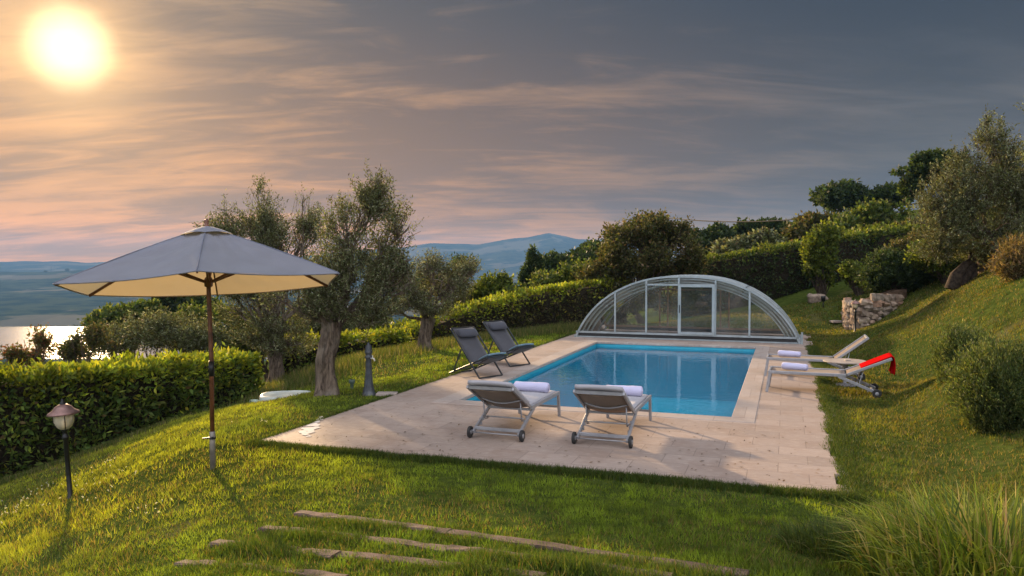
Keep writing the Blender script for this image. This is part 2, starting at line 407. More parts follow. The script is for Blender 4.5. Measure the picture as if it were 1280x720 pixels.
def glassy(name, tint, haze_, hazecol, rough=.05, ior=1.45):
    m, q = mat(name); o = q.n('ShaderNodeTexCoord').outputs['Object']
    tr = q.n('ShaderNodeBsdfTransparent'); tr.inputs[0].default_value = (*tint, 1)
    df = q.n('ShaderNodeBsdfDiffuse'); df.inputs[0].default_value = (*hazecol, 1)
    gs = q.n('ShaderNodeBsdfGlossy'); gs.inputs['Roughness'].default_value = rough; gs.inputs[0].default_value = (1, 1, 1, 1)
    fr = q.n('ShaderNodeFresnel'); fr.inputs[0].default_value = ior
    m1 = q.n('ShaderNodeMixShader'); q.set(m1.inputs[0], q.ramp(q.noise(o, 2.5, 4), .3, .8, haze_*.6, haze_*1.5))
    q.t.links.new(tr.outputs[0], m1.inputs[1]); q.t.links.new(df.outputs[0], m1.inputs[2])
    m2 = q.n('ShaderNodeMixShader'); q.set(m2.inputs[0], fr.outputs[0])
    q.t.links.new(m1.outputs[0], m2.inputs[1]); q.t.links.new(gs.outputs[0], m2.inputs[2]); q.t.links.new(m2.outputs[0], q.out.inputs[0])
    return m
M['poly'] = glassy('polycarbonate_sheet', (.80, .69, .56), .36, (.5, .38, .27), .08)
M['pane'] = glassy('clear_glazing', (.88, .90, .88), .09, (.5, .5, .46), .02, 1.35)
M['lampglass'] = glassy('lamp_glass', (.95, .90, .80), .45, (.85, .76, .58), .15)
M['alu'] = simple('silver_aluminium', (.33, .38, .40), .38, .5, .06, 5, .05)
M['bronze'] = simple('brown_aluminium', (.30, .17, .09), .45, .2, .1, 5, .05)
M['rubber'] = simple('dark_rubber', (.02, .02, .02), .7, 0, .2, 20)
M['lframe'] = simple('grey_painted_metal', (.30, .30, .315), .4, .3, .06, 9, .05)
M['anth'] = simple('anthracite_metal', (.055, .06, .065), .4, .5, .1, 9, .05)
M['iron'] = simple('cast_iron_paint', (.045, .052, .06), .45, .2, .25, 9, .3, .003, .5, (.10, .10, .10))
M['black'] = simple('black_metal', (.018, .018, .018), .4, .3, .2, 15, .1)
M['copper'] = simple('copper_cap', (.24, .14, .12), .4, .5, .2, 9, .1)
M['tin'] = simple('white_painted_steel', (.55, .53, .48), .5, .1, .2, 5, .1, .002, .5, (.3, .25, .2))
M['wood'] = simple('umbrella_wood', (.15, .055, .025), .4, 0, .25, 12, .2, .002)
M['sleeper'] = simple('weathered_sleeper_wood', (.13, .09, .07), .9, 0, .35, 7, .8, .012, .2, (.10, .065, .05))
M['rust'] = simple('rusty_steel', (.13, .07, .045), .7, .3, .3, 15, .4)
M['plastic_w'] = simple('white_plastic_cover', (.42, .45, .40), .45, 0, .12, 3, .1, .002, .5, (.38, .36, .26))
M['soil'] = simple('dry_soil', (.11, .07, .045), .95, 0, .35, 6, .9, .02, .1)
M['roof'] = simple('terracotta', (.30, .12, .07), .8, 0, .2, 2); M['plaster'] = simple('plaster', (.45, .38, .30), .9, 0, .1, 2)
def fabric(name, c, wv=260, var=.06, transl=0., tc_=None, rough=.85, sheen=.2):
    m, q = mat(name); o = q.n('ShaderNodeTexCoord').outputs['Object']
    n = q.noise(o, 4, 4); wz = q.noise(o, wv, 1)
    col = q.mix(q.ramp(n, .3, .7), tuple(x*(1-2*var) for x in c), c)
    p = pbsdf(q, col, rough, 0, .15 if sheen else 0., wz, .4, .002, **{'Sheen Weight': sheen})
    if transl:
        t = q.n('ShaderNodeBsdfTranslucent'); t.inputs[0].default_value = (*(tc_ or c), 1)
        mx = q.n('ShaderNodeMixShader'); mx.inputs[0].default_value = transl
        q.t.links.new(p.outputs[0], mx.inputs[1]); q.t.links.new(t.outputs[0], mx.inputs[2]); q.t.links.new(mx.outputs[0], q.out.inputs[0])
    else: q.t.links.new(p.outputs[0], q.out.inputs[0])
    return m
M['canopy'] = fabric('canvas_canopy', (.205, .22, .275), 300, .05, .28, (.62, .48, .26))
M['sling'] = fabric('taupe_mesh_sling', (.27, .21, .165), 300, .06, .35, (.62, .42, .26))
M['dsling'] = fabric('charcoal_mesh_sling', (.075, .075, .085), 300, .08, .1)
M['dpad'] = fabric('dark_headrest', (.06, .062, .075), 200)
M['mattress'] = fabric('pale_grey_pad', (.34, .33, .35), 200)
M['towel'] = fabric('white_terry', (.50, .49, .66), 120, .03)
M['btowel'] = fabric('blue_grey_terry', (.14, .22, .27), 120)
M['rtowel'] = fabric('red_terry', (.42, .006, .006), 120, sheen=0.)
M['wtable'] = simple('taupe_table_top', (.36, .30, .25), .5, 0, .12, 8, .1)
def stone_m(name, a, c, sc=1.):
    m, q = mat(name); o = q.n('ShaderNodeTexCoord').outputs['Object']; rn = q.n('ShaderNodeNewGeometry').outputs['Random Per Island']
    n = q.noise(o, 6*sc, 6, .65); col = q.mix(q.ramp(n, .3, .7), a, c); col = q.mix(q.math('MULTIPLY', q.math('POWER', rn, 3.), .6), col, (.36, .19, .11)); col = q.mix(q.math('MULTIPLY', q.math('FRACT', q.math('MULTIPLY', rn, 7.3)), .5), col, (.16, .14, .12))
    q.t.links.new(pbsdf(q, col, .92, 0, .2, n, .8, .02).outputs[0], q.out.inputs[0]); return m
M['stone'] = stone_m('field_stone', (.13, .10, .08), (.42, .34, .26))
M['dstone'] = stone_m('dark_field_stone', (.05, .04, .035), (.17, .13, .11))
# ground sheet
m, q = mat('ground'); geo = q.n('ShaderNodeNewGeometry').outputs['Position']
ln = q.n('ShaderNodeVectorMath', operation='LENGTH'); q.set(ln.inputs[0], geo); dist = ln.outputs['Value']
n1 = q.noise(geo, .55, 6, .6); n2 = q.noise(geo, 7, 5, .65); n3 = q.noise(geo, 40, 3, .6)
near = q.mix(q.ramp(n2, .3, .7), (.026, .042, .009), (.07, .09, .018)); near = q.mix(q.ramp(n1, .58, .72, 0, .6), near, (.13, .10, .05))
f1 = q.noise(geo, .012, 8, .65); f2 = q.noise(geo, .0022, 6, .6)
vr = q.n('ShaderNodeTexVoronoi'); q.set(vr.inputs[0], geo); vr.inputs['Scale'].default_value = .004
far_ = q.mix(q.ramp(f1, .42, .58), (.012, .022, .010), (.045, .055, .022)); 
fld = q.mix(vr.outputs['Color'], (.10, .085, .05), (.20, .17, .11)); far_ = q.mix(q.ramp(f2, .52, .57, 0, .8), far_, fld)
col = q.mix(q.ramp(dist, 70, 300), near, far_)
p = pbsdf(q, col, 1., 0, 0., q.math('ADD', n3, n2), .8, .02); q.t.links.new(p.outputs[0], q.out.inputs[0]); M['ground'] = m
m, q = mat('lake_water'); o = q.n('ShaderNodeTexCoord').outputs['Object']
q.t.links.new(pbsdf(q, (.02, .04, .05), .12, 0, .5, q.noise(o, .35, 4), .6, .25).outputs[0], q.out.inputs[0]); M['lake'] = m

# ---------------------------------------------------------------- ground, lake
radii = np.r_[.02, 1., np.arange(1.8, 34, .16), np.geomspace(34.3, 7300, 190)]
azs = np.r_[np.radians(np.arange(-180, -42, 4.)), np.radians(np.arange(-42, 42, .3)), np.radians(np.arange(42, 180.1, 4.))]
azs[-1] = pi
RR, AA = np.meshgrid(radii, azs, indexing='ij'); gx = RR*np.sin(AA); gy = RR*np.cos(AA); gzv = hgt(gx, gy)
uu, vv = toUV(gx, gy)
dpat = rectdist(-uu, -vv, -(PW+QR)+.12, QL-.12, -QF+.1, QN-.12)
inside = dpat <= 0
gzv = np.where(inside, np.minimum(gzv, -.10), gzv)
hole = rectdist(uu, vv, -.45, PW+.45, -.5, PL+.5) <= 0
gzv = np.where(hole, -2.4, gzv)
V = np.stack([gx, gy, gzv], -1).reshape(-1, 3); nr, na = RR.shape
I, J = np.meshgrid(np.arange(nr-1), np.arange(na-1), indexing='ij'); i0 = (I*na+J).ravel()
faces = np.stack([i0, i0+1, i0+na+1, i0+na], 1)[:, ::-1]
me = bpy.data.meshes.new('ground'); me.vertices.add(len(V)); me.vertices.foreach_set('co', V.astype(np.float32).ravel())
me.loops.add(faces.size); me.loops.foreach_set('vertex_index', faces.astype(np.int32).ravel())
me.polygons.add(len(faces)); me.polygons.foreach_set('loop_start', np.arange(len(faces), dtype=np.int32)*4)
me.polygons.foreach_set('use_smooth', np.ones(len(faces), bool)); me.update(calc_edges=True); me.materials.append(M['ground'])
go = bpy.data.objects.new('ground', me); C.objects.link(go); tag(go, kind='structure')
lk = MB().add([(-4000, 700, -120), (1200, 700, -120), (1200, 2600, -120), (-4000, 2600, -120)], [(0, 1, 2, 3)]).build('lake', M['lake']); tag(lk, kind='structure')

# ---------------------------------------------------------------- patio and pool (built in the pool's own frame)
pool = dict(location=(OX, OY, 0), rotation_euler=(0, 0, YA))
def setl(o): o.location = (OX, OY, 0); o.rotation_euler = (0, 0, YA); return o
CW = .30
b_ = MB()
def slab(u0, u1, v0, v1, z=0., t=.09): b_.box(((u0+u1)/2, (v0+v1)/2, z-t/2), (u1-u0, v1-v0, t))
v = -QN
rows = []
while v < QF-.01:
    v2 = min(v+.405, QF); rows.append((v, v2)); v = v2
for (v0, v1) in rows:
    jr = PW+QR+random.choice((-.14, -.08, -.02, .03, .07))+random.uniform(-.02, .02); jl = -QL+random.uniform(-.015, .015)
    if v1 <= -CW or v0 >= PL+CW: slab(jl, jr, v0, v1)
    else:
        slab(jl, -CW, v0, v1); slab(PW+CW, jr, v0, v1)
        if v0 < -CW: slab(-CW, PW+CW, v0, -CW)
        if v1 > PL+CW: slab(-CW, PW+CW, PL+CW, v1)
tag(setl(b_.build('patio', M['tile'])), kind='structure')
b_ = MB(); t = .06
for (u0, u1, v0, v1) in ((-CW, PW+CW, -CW, .03), (-CW, PW+CW, PL-.03, PL+CW), (-CW, .03, .03, PL-.03), (PW-.03, PW+CW, .03, PL-.03)):
    b_.box(((u0+u1)/2, (v0+v1)/2, .006-t/2), (u1-u0-.001, v1-v0-.001, t), None, .008)
pool_e = empty('swimming_pool', (OX, OY, 0), 'rectangular blue swimming pool with still water and stone coping in the patio', 'pool', YA)
b_.build('coping', M['coping'], pool_e)
DP = 1.45
b_ = MB().add([(0, 0, -.2), (PW, 0, -.2), (PW, PL, -.2), (0, PL, -.2), (0, 0, -DP), (PW, 0, -DP), (PW, PL, -DP), (0, PL, -DP)],
              [(4, 5, 6, 7), (0, 1, 5, 4), (1, 2, 6, 5), (2, 3, 7, 6), (3, 0, 4, 7)])
b_.build('liner', M['liner'], pool_e)
b_ = MB().add([(0, 0, -.045), (PW, 0, -.045), (PW, PL, -.045), (0, PL, -.045), (0, 0, -.2), (PW, 0, -.2), (PW, PL, -.2), (0, PL, -.2)],
              [(0, 1, 5, 4), (1, 2, 6, 5), (2, 3, 7, 6), (3, 0, 4, 7)])
b_.build('waterline_band', M['liner_band'], pool_e)
MB().add([(0.001, 0.001, -.12), (PW-.001, .001, -.12), (PW-.001, PL-.001, -.12), (.001, PL-.001, -.12)], [(0, 1, 2, 3)]).build('water', M['water'], pool_e)
# dry leaves and bits blown on to the paving
n = 420; lu = R.uniform(-QL, PW+QR-.1, n); lv = np.where(R.random(n) < .75, -QN+R.random(n)**1.6*3.2, R.uniform(0, 12, n)); k = ~((lu > -.0) & (lu < PW) & (lv > -.0) & (lv < PL)) & (lv < 10.6); lu = lu[k]; lv = lv[k]
lp = np.stack([OX+lu*cY-lv*sY, OY+lu*sY+lv*cY, np.full(len(lu), .012)], 1); ld_ = R.normal(size=lp.shape); ld_[:, 2] *= .12
fl_ = arr_obj('fallen_leaves', leafquads_(lp, ld_), 4, M['leaf'], np.repeat(np.clip(np.array([(.10, .06, .03)])*(1+R.normal(size=(len(lp), 1))*.5), .01, .4), 4, 0)); tag(fl_, 'small dry leaves and bits lying on the paving', 'leaves', None, 'stuff')
# pale patch on the paving by its corner
sp = MB(); cc = [toUV(*U(0, 0).xy)]
for (px, py, r) in ((392, 533, .09), (388, 538, .11), (383, 543, .09), (379, 541, .06), (396, 529, .05), (386, 547, .035), (399, 526, .05), (402, 523, .035)):
    g = G(px, py); k = 14; ph = random.random()*6
    vs = [(g.x+r*(1+.3*math.sin(3*a+ph)+.2*math.sin(5*a))*math.cos(a)*1.3, g.y+r*(1+.3*math.sin(3*a+ph))*math.sin(a)*1.8, .0045+r*.012) for a in np.linspace(0, 2*pi, k, endpoint=False)]
    vs = [(g.x+(q_[0]-g.x)*.72, g.y+(q_[1]-g.y)*.72, q_[2]) for q_ in vs]
    sp.add(vs, [tuple(range(k))])
tag(sp.build('pale_patch', simple('pale_patch_white', (.55, .52, .48), .8, 0, .05, 6)), 'white patch on the paving near the umbrella', 'spill')

# ---------------------------------------------------------------- telescopic pool enclosure
enc = empty('pool_enclosure', (*U(0, 0).xy, 0.), 'low arched enclosure of silver frames and clear sheets at the far end of the pool', 'pool enclosure', YA)
UC = 2.22; prof0 = [(0, 1.82), (.5, 1.81), (1.0, 1.74), (1.5, 1.585), (1.9, 1.40), (2.3, 1.14), (2.62, .84), (2.88, .5), (3.03, .24), (3.12, .02)]
def smoothprof(off, n=44):
    xs = [-p[0] for p in prof0[::-1]]+[p[0] for p in prof0[1:]]; zs = [p[1] for p in prof0[::-1]]+[p[1] for p in prof0[1:]]
    sx = (3.12-off)/3.12; sz = (1.82-off*.8)/1.82
    t = np.r_[0, np.cumsum(np.hypot(np.diff(xs), np.diff(zs)))]; tt = np.linspace(0, t[-1], n)
    X = np.interp(tt, t, xs); Z = np.interp(tt, t, zs)
    for _ in range(3): X[1:-1] = (X[:-2]+2*X[1:-1]+X[2:])/4; Z[1:-1] = (Z[:-2]+2*Z[1:-1]+Z[2:])/4
    return [(UC+x*sx, z*sz) for x, z in zip(X, Z)]
def zat(off, u):
    pr = smoothprof(off, 120); best = [z for (x, z) in pr]; xs = [x for (x, z) in pr]; return float(np.interp(u, xs, best))
V0 = 10.9; LS = 2.15
def arch(mb, off, v, w_, d_):
    pr = smoothprof(off); n = len(pr); vs = []
    for i, (x, z) in enumerate(pr):
        a = pr[max(i-1, 0)]; c = pr[min(i+1, n-1)]; tx, tz = c[0]-a[0], c[1]-a[1]; l = math.hypot(tx, tz); nx, nz = -tz/l, tx/l
        for (s1, s2) in ((0, 0), (1, 0), (1, 1), (0, 1)):
            vs.append((x-nx*w_*s1, v+d_*s2, z-nz*w_*s1))
    fs = [(i*4+k, i*4+(k+1) % 4, (i+1)*4+(k+1) % 4, (i+1)*4+k) for i in range(n-1) for k in range(4)]
    mb.add(vs, fs+[(0, 1, 2, 3), ((n-1)*4+3, (n-1)*4+2, (n-1)*4+1, (n-1)*4)], False)
for k in range(4):
    off = k*.105; v0 = V0+k*.13; fr_ = MB()
    for vv_ in (v0, v0+LS/2, v0+LS-.05): arch(fr_, off, vv_, .055 if k == 0 else .038, .05)
    pr = smoothprof(off, 44)
    for i in (0, 6, 12, 31, 37, 43):
        x, z = pr[i]; fr_.bar((x, v0+.05, z-.02+(.04 if i in (0, 43) else 0)), (x, v0+LS-.05, z-.02+(.04 if i in (0, 43) else 0)), .035)
    seg = fr_.build('arch_frame', M['alu'], enc)
    sk = MB(); vs = []
    for (x, z) in pr: vs += [(x, v0+.02, z-.03), (x, v0+LS-.02, z-.03)]
    sk.add(vs, [(2*i, 2*i+2, 2*i+3, 2*i+1) for i in range(len(pr)-1)], True)
    sk.build('roof_sheet', M['poly'], seg)
    # side rails and wheels housing
    for x in (pr[0][0], pr[-1][0]): MB().box((x, v0+LS/2, .035), (.05, LS, .05)).build('base_rail', M['alu'], seg)
def gable(off, v, posts, head, mat_, door=None, thick=.05):
    g = MB(); u0 = UC-(3.12-off)+.03; u1 = UC+(3.12-off)-.03
    g.bar((u0, v, .16), (u1, v, .16), thick, .055)
    for p_ in posts: g.bar((p_, v, .16), (p_, v, zat(off, p_)-.04), thick, thick)
    if head: g.bar((head[0], v, head[2]), (head[1], v, head[2]), thick, .05)
    go_ = g.build('gable_frame', mat_, enc)
    # panes between posts
    edges = [u0+.02]+list(posts)+[u1-.02]
    for a, c in zip(edges[:-1], edges[1:]):
        if door and a >= door[0]-.02 and c <= door[1]+.02: continue
        n = 12; xs = np.linspace(a+.02, c-.02, n+1); vs = []
        for x in xs: vs += [(x, v, .18), (x, v, max(.19, zat(off, x)-.06))]
        MB().add(vs, [(2*i, 2*i+2, 2*i+3, 2*i+1) for i in range(n)]).build('gable_pane', M['pane'], go_)
    return go_
gable(0, V0+.025, [.29, 1.187, 2.10, 3.10, 4.007], (1.187, 3.10, 1.56), M['alu'], (2.10, 3.10))
# dark strip standing in for the dark gap under the gable
MB().box((UC, V0+.03, .085), (6.0, .02, .09)).build('gap_strip', M['rubber'], enc)
MB().bar((UC-3.05, V0+.02, .025), (UC+3.05, V0+.02, .025), .06, .035).build('floor_rail', M['alu'], enc)
# sliding door leaf
d = MB(); dv = V0-.035
for (a, c) in (((2.13, dv, .17), (2.13, dv, 1.57)), ((3.05, dv, .17), (3.05, dv, 1.57))): d.bar(a, c, .075, .045)
d.bar((2.168, dv, 1.535), (3.012, dv, 1.535), .045, .07); d.bar((2.168, dv, .21), (3.012, dv, .21), .045, .07)
dd = d.build('sliding_door', M['alu'], enc)
MB().add([(2.16, dv, .24), (3.02, dv, .24), (3.02, dv, 1.51), (2.16, dv, 1.51)], [(0, 1, 2, 3)]).build('door_pane', glassy('smoked_glazing', (.55, .60, .60), .08, (.3, .34, .34), .02), dd)
MB().bar((2.13, dv-.04, .78), (2.13, dv-.04, 1.0), .025, .03).build('handle', M['black'], dd)
h = MB()
for u in (UC+3.12, ): h.bar((u+.02, V0+.02, .0), (u+.02, V0+.02, .32), .05)
h.build('end_stop', M['alu'], enc)
off = .34; vb = V0+3*.13+LS-.05
gable(off, vb, [1.2, 1.45, 3.05, 3.3], (1.2, 3.3, 1.34), M['bronze'], None, .045)
MB().box((UC, vb+.04, .085), (5.3, .02, .09)).build('gap_strip', M['rubber'], enc)  # dark strip filling the gap under the rear gable

# ---------------------------------------------------------------- plants
def rdir(n):
    v = R.normal(size=(n, 3)); return v/np.linalg.norm(v, axis=1, keepdims=True)
def nrm(v): return v/np.maximum(np.linalg.norm(v, axis=1, keepdims=True), 1e-9)
def leafquads(pos, d, L, W):
    "rhombic leaves, slightly folded"
    n = len(pos); L = np.broadcast_to(L, n)[:, None]; W = np.broadcast_to(W, n)[:, None]
    s = nrm(np.cross(d, rdir(n))); up = np.cross(s, d)
    mid = pos+d*L*.45-up*W*.15
    return np.stack([pos, mid+s*W*.5+up*W*.12, pos+d*L+up*L*-.08, mid-s*W*.5+up*W*.12], 1).reshape(-1, 3)
def palette(n, cols, wts, jit=.18):
    cols = np.array(cols); k = R.choice(len(cols), n, p=np.array(wts)/sum(wts)); c = cols[k]*(1+R.normal(size=(n, 1))*jit)
    return np.clip(c*(1+R.normal(size=(n, 3))*.05), .004, 1)
PAL = dict(
 olive=([(.0756, .0864, .0367), (.1242, .1350, .0626), (.2160, .2268, .1404), (.0648, .0540, .0259)], [4, 4, 2.5, 2]),
 laurel=([(.06, .095, .022), (.105, .145, .03), (.17, .20, .04), (.13, .09, .04)], [5, 4, 2, .5]),
 young=([(.20, .23, .02), (.29, .29, .03), (.13, .17, .02)], [4, 2, 3]),
 dark=([(.0286, .0468, .0182), (.0455, .0676, .0260), (.0715, .0910, .0325)], [4, 4, 1]),
 mid=([(.0520, .0806, .0208), (.0910, .1170, .0286), (.1300, .1430, .0390)], [4, 4, 2]),
 fresh=([(.09, .12, .02), (.15, .17, .03), (.06, .08, .018)], [4, 3, 3]),
 brown=([(.0607, .0607, .0243), (.1013, .0918, .0338), (.1350, .0945, .0473), (.0473, .0607, .0203)], [4, 3, 1, 3]),
 rosem=([(.0520, .0780, .0260), (.0910, .1170, .0390), (.1560, .1690, .0650)], [4, 4, 2]),
 red=([(.16, .07, .035), (.10, .085, .03), (.07, .08, .025)], [3, 3, 3]),
 straw=([(.22, .15, .07), (.15, .11, .05), (.09, .08, .03)], [3, 3, 2]))
def clumpnoise(p, s, ph):
    return (np.sin(p[:, 0]*s+ph)+np.sin(p[:, 1]*s*1.13+ph*2.1)+np.sin(p[:, 2]*s*.9+ph*.7)+np.sin((p[:, 0]+p[:, 2])*s*1.7+ph)*.7)/3.7
def twigs_in(clumps, n, gap=-.35, s=3.2, fill=.42):
    vol = np.array([c[1][0]*c[1][1]*c[1][2] for c in clumps])**.8; k = R.choice(len(clumps), n*3, p=vol/vol.sum())
    cen = np.array([tuple(c[0]) for c in clumps])[k]; rd = np.array([c[1] for c in clumps])[k]
    dd = rdir(n*3); rr = R.random((n*3, 1))**fill
    pos = cen+dd*rd*rr*.93
    ph = R.random()*6; ok = (clumpnoise(pos, s, ph) > gap) | (R.random(n*3) < .08)
    pos, dd, cen = pos[ok][:n], dd[ok][:n], cen[ok][:n]
    return pos, dd, cen
def foliage(name, parent, clumps, ntw, nl, tl, L, W, pal, m='leaf', up=.5, gap=-.35, s=3.2, fill=.42, droop=.0, spread=.8, tops=None, jit=.2):
    pos, dd, cen = twigs_in(clumps, ntw, gap, s, fill)
    n = len(pos); d = nrm(dd*.8+np.array([0, 0, up])+rdir(n)*.45)
    tlen = tl*(.6+R.random(n)*.8); t = (np.arange(nl)+.3)/nl
    T = np.repeat(d, nl, 0); B = np.repeat(pos-d*tlen[:, None]*.5, nl, 0); LL = np.repeat(tlen, nl)*np.tile(t, n)
    p = B+T*LL[:, None]; p[:, 2] -= droop*LL**2/np.maximum(tl, .01)
    p += R.normal(size=p.shape)*tl*.06
    ld = nrm(T*.6+rdir(len(p))*spread+np.array([0, 0, .08]))
    k = R.random(len(p)) < .9; p = p[k]; ld = ld[k]
    sz = .7+R.random(len(p))*.6
    c = palette(len(p), *PAL[pal], jit)
    # whole-clump tone: some sprays are greyer or browner than others
    tone = np.repeat(1+R.normal(size=n)*.22, nl)[k]; c = np.clip(c*np.clip(tone, .5, 1.6)[:, None], .004, 1)
    if tops is not None:
        z0, z1, pt, pr_ = tops; f = (R.random(len(p)) < pr_*np.clip((p[:, 2]-z0)/(z1-z0), 0, 1)); c[f] = palette(f.sum(), *PAL[pt])
    o = arr_obj(name, leafquads(p, ld, L*sz, W*sz), 4, M[m], np.repeat(c, 4, 0), parent)
    return o, pos, cen, d, tlen
def wob(a, b_, n=6, amp=.08):
    a = Vector(a); b_ = Vector(b_); L = (b_-a).length; out = []
    ph = [random.random()*6 for _ in range(3)]
    for i in range(n+1):
        t = i/n; q = a.lerp(b_, t); e = math.sin(pi*t)*amp*L
        out.append(q+Vector((math.sin(5*t+ph[0]), math.sin(4*t+ph[1]), math.sin(6*t+ph[2])*.6))*e)
    return out
def tree(name, label, cat, base, top, r0, clumps, ntw, nl, tl, L, W, pal, m='leaf', limbs=True, group=None, nbr=7, twig=True, fork=None, gnarl=.34, bark='bark', **kw):
    "base, top: foot of trunk and first fork; clumps: [(centre, radii)] in world coordinates"
    base = Vector(base); top = Vector(top)
    o = empty(name, base, label, cat, 0, group)
    loc = lambda p: Vector(p)-base
    tr = MB(); pts = wob(base+Vector((0, 0, -.15)), top, 26 if r0 > .15 else 12, .045); n = len(pts); vs = []
    ns = 30
    for i, p in enumerate(pts):
        t = i/(n-1); rr = r0*(.85*math.exp(-t*9)+.95-.12*t+(.25*max(0, t-.75)*4 if limbs else -.4*t))
        for k in range(ns):
            a = 2*pi*k/ns; q = rr*(1+gnarl*(.5*math.sin(3*a+t*2.5+base.x)+.35*math.sin(5*a-t*4)+.25*math.sin(2*a+9*t)+.22*math.sin(9*a+6*t+1.5*math.sin(7*t))+random.uniform(-.12, .12)))
            vs.append(loc(p)+Vector((math.cos(a)*q, math.sin(a)*q, 0)))
    tr.add(vs, [(i*ns+k, i*ns+(k+1) % ns, (i+1)*ns+(k+1) % ns, (i+1)*ns+k) for i in range(n-1) for k in range(ns)], True)
    tr.build('trunk', M[bark], o)
    lb = MB()
    cl = [(loc(c[0]), c[1]) for c in clumps]
    fo, pos, cen, d, tlen = foliage('crown', o, cl, ntw, nl, tl, L, W, pal, m, **kw)
    T0 = loc(top)
    for (c, rd) in cl:
        st = T0+Vector((0, 0, -.1*T0.length)); e = Vector(c)+Vector((0, 0, -.1*rd[2]))
        path = wob(st, e, 8, .09); rl = r0*.42*(max(rd)/max(max(q[1]) for q in cl))**.6
        lb.tube(path, [rl*(1-.75*i/8) for i in range(9)], 8, jit=.12)
        for j in range(nbr):
            a = path[random.randint(3, 8)]; dd = Vector(rdir(1)[0]); dd.z = abs(dd.z)*.8+dd.z*.2
            e2 = Vector(c)+Vector((dd.x*rd[0], dd.y*rd[1], dd.z*rd[2]))*random.uniform(.55, .95)
            p2 = wob(a, e2, 5, .10); lb.tube(p2, [rl*.32*(1-.8*i/5) for i in range(6)], 5, False)
    lb.build('limbs', M[bark], o)
    if twig:
        tw = MB(); 
        for i in range(0, len(pos), max(1, len(pos)//1200)):
            a = pos[i]-d[i]*tlen[i]*.7; e = pos[i]+d[i]*tlen[i]*.5; r = max(.004, tl*.012)
            s_ = np.cross(d[i], (0.3, .5, .8)); s_ = s_/np.linalg.norm(s_)*r; tt = np.cross(d[i], s_)
            tw.add([a+s_, a-s_*.5+tt, a-s_*.5-tt, e], [(0, 1, 3), (1, 2, 3), (2, 0, 3)])
        tw.build('twigs', M[bark], o)
    return o
def E(px, py, D, rx, rz, ry=None):
    "a clump seen at px,py whose radii are given in pixels"
    k = D/F; return (P(px, py, D), (rx*k, (ry or rx)*k, rz*k))

# main olive by the patio
b0 = P(409, 494, 13.3); b0.z = gz(b0.x, b0.y)
tree('olive_tree', 'old olive tree with thick gnarled trunk beside the grey standpipe post', 'tree', b0, P(415, 402, 13.3), .158,
 [E(440,290,13.4,44,46), E(462,248,13.4,30,38), E(497,290,13.5,32,42), E(430,345,13.2,48,40), E(480,350,13.5,42,38), E(395,370,13.0,34,28), E(463,385,13.2,38,22), E(505,330,13.3,20,24),E(345,372,12.9,22,14), E(470,226,13.4,13,16), E(425,375,13.0,40,22), E(380,350,13.2,26,18), E(510,355,13.4,20,20)],
 2600, 20, .34, .058, .017, 'olive', 'olive', up=.95, gap=-.02, s=6.5, fill=.62, nbr=10)
# second olive, behind
b1 = P(342, 480, 19.5); b1.z = gz(b1.x, b1.y)
tree('olive_tree', 'olive tree rising behind the umbrella at the end of the bright hedge', 'tree', b1, P(346, 425, 19.5), .19,
 [E(325,275,19.5,40,34), E(345,310,19.5,48,40), E(385,280,19.5,26,34), E(285,290,19.5,28,22), E(330,350,19.5,52,34), E(300,385,19.5,32,26), E(350,400,19.5,44,24), E(385,345,19.5,34,40), E(320,242,19.5,17,20), E(378,252,19.5,14,18), E(290,345,19.5,28,30),E(262,285,19.5,20,16), E(280,262,19.5,14,14), E(252,300,19.5,16,10), E(360,430,19.4,40,20), E(315,420,19.4,30,20), E(300,355,19.5,30,40)],
 3900, 18, .38, .068, .020, 'olive', 'olive', up=.9, gap=-.04, s=5.5, fill=.62, nbr=9)
# third olive, forked
b2 = P(533, 438, 20.3); b2.z = gz(b2.x, b2.y)
tree('olive_tree', 'small forked olive tree to the left of the two deck chairs', 'tree', b2, P(534, 398, 20.3), .17,
 [E(515,370,20,34,22), E(560,355,20.3,36,24), E(500,350,20,26,22), E(545,385,20,28,14), E(585,335,20.3,20,13), E(540,335,20.3,26,18), E(490,385,20,20,14)],
 1500, 16, .34, .065, .02, 'olive', 'olive', up=.55, gap=-.1, s=5.5, fill=.62, nbr=9)
# bushes and trees beyond the left hedge
def ragged(cl, n=5):
    out = []
    for c, rd in cl:
        out.append((Vector(c), tuple(q*.78 for q in rd)))
        for i in range(n):
            d = Vector(rdir(1)[0]); d.z = abs(d.z)*.9-.15; k = random.uniform(.28, .48)
            out.append((Vector(c)+Vector((d.x*rd[0], d.y*rd[1], d.z*rd[2]))*random.uniform(.70, .95), (rd[0]*k, rd[1]*k, max(rd[2], .6*rd[0])*k*1.1)))
    return out
def shrubtree(name, label, px, pyb, D, clumps, ntw, pal, L, W, tl, m='leaf', r=.10, cat='tree', group=None, nl=12, **kw):
    clumps = ragged(clumps); ntw = int(ntw*1.15)
    b = P(px, pyb, D); b.z = min(b.z, gz(b.x, b.y)) if b.z > gz(b.x, b.y) else gz(b.x, b.y)
    c0 = clumps[0][0]; tp = Vector((b.x*.4+c0.x*.6, b.y*.4+c0.y*.6, max(b.z+.25, b.z+(c0.z-b.z)*.35)))
    return tree(name, label, cat, b, tp, r, clumps, ntw, nl, tl, L, W, pal, m, group=group, nbr=2, twig=kw.pop('twig', False), gnarl=.12, bark='dbark', **kw)
shrubtree('olive_tree', 'grey green olive crown behind the bright hedge, below the lake shore', 205, 460, 23, [E(200,418,23,66,28), E(145,430,23,46,24), E(250,428,23,40,24), E(185,400,23,30,14), E(100,440,23,30,16)], 2300, 'olive', .085, .03, .4, 'olive')
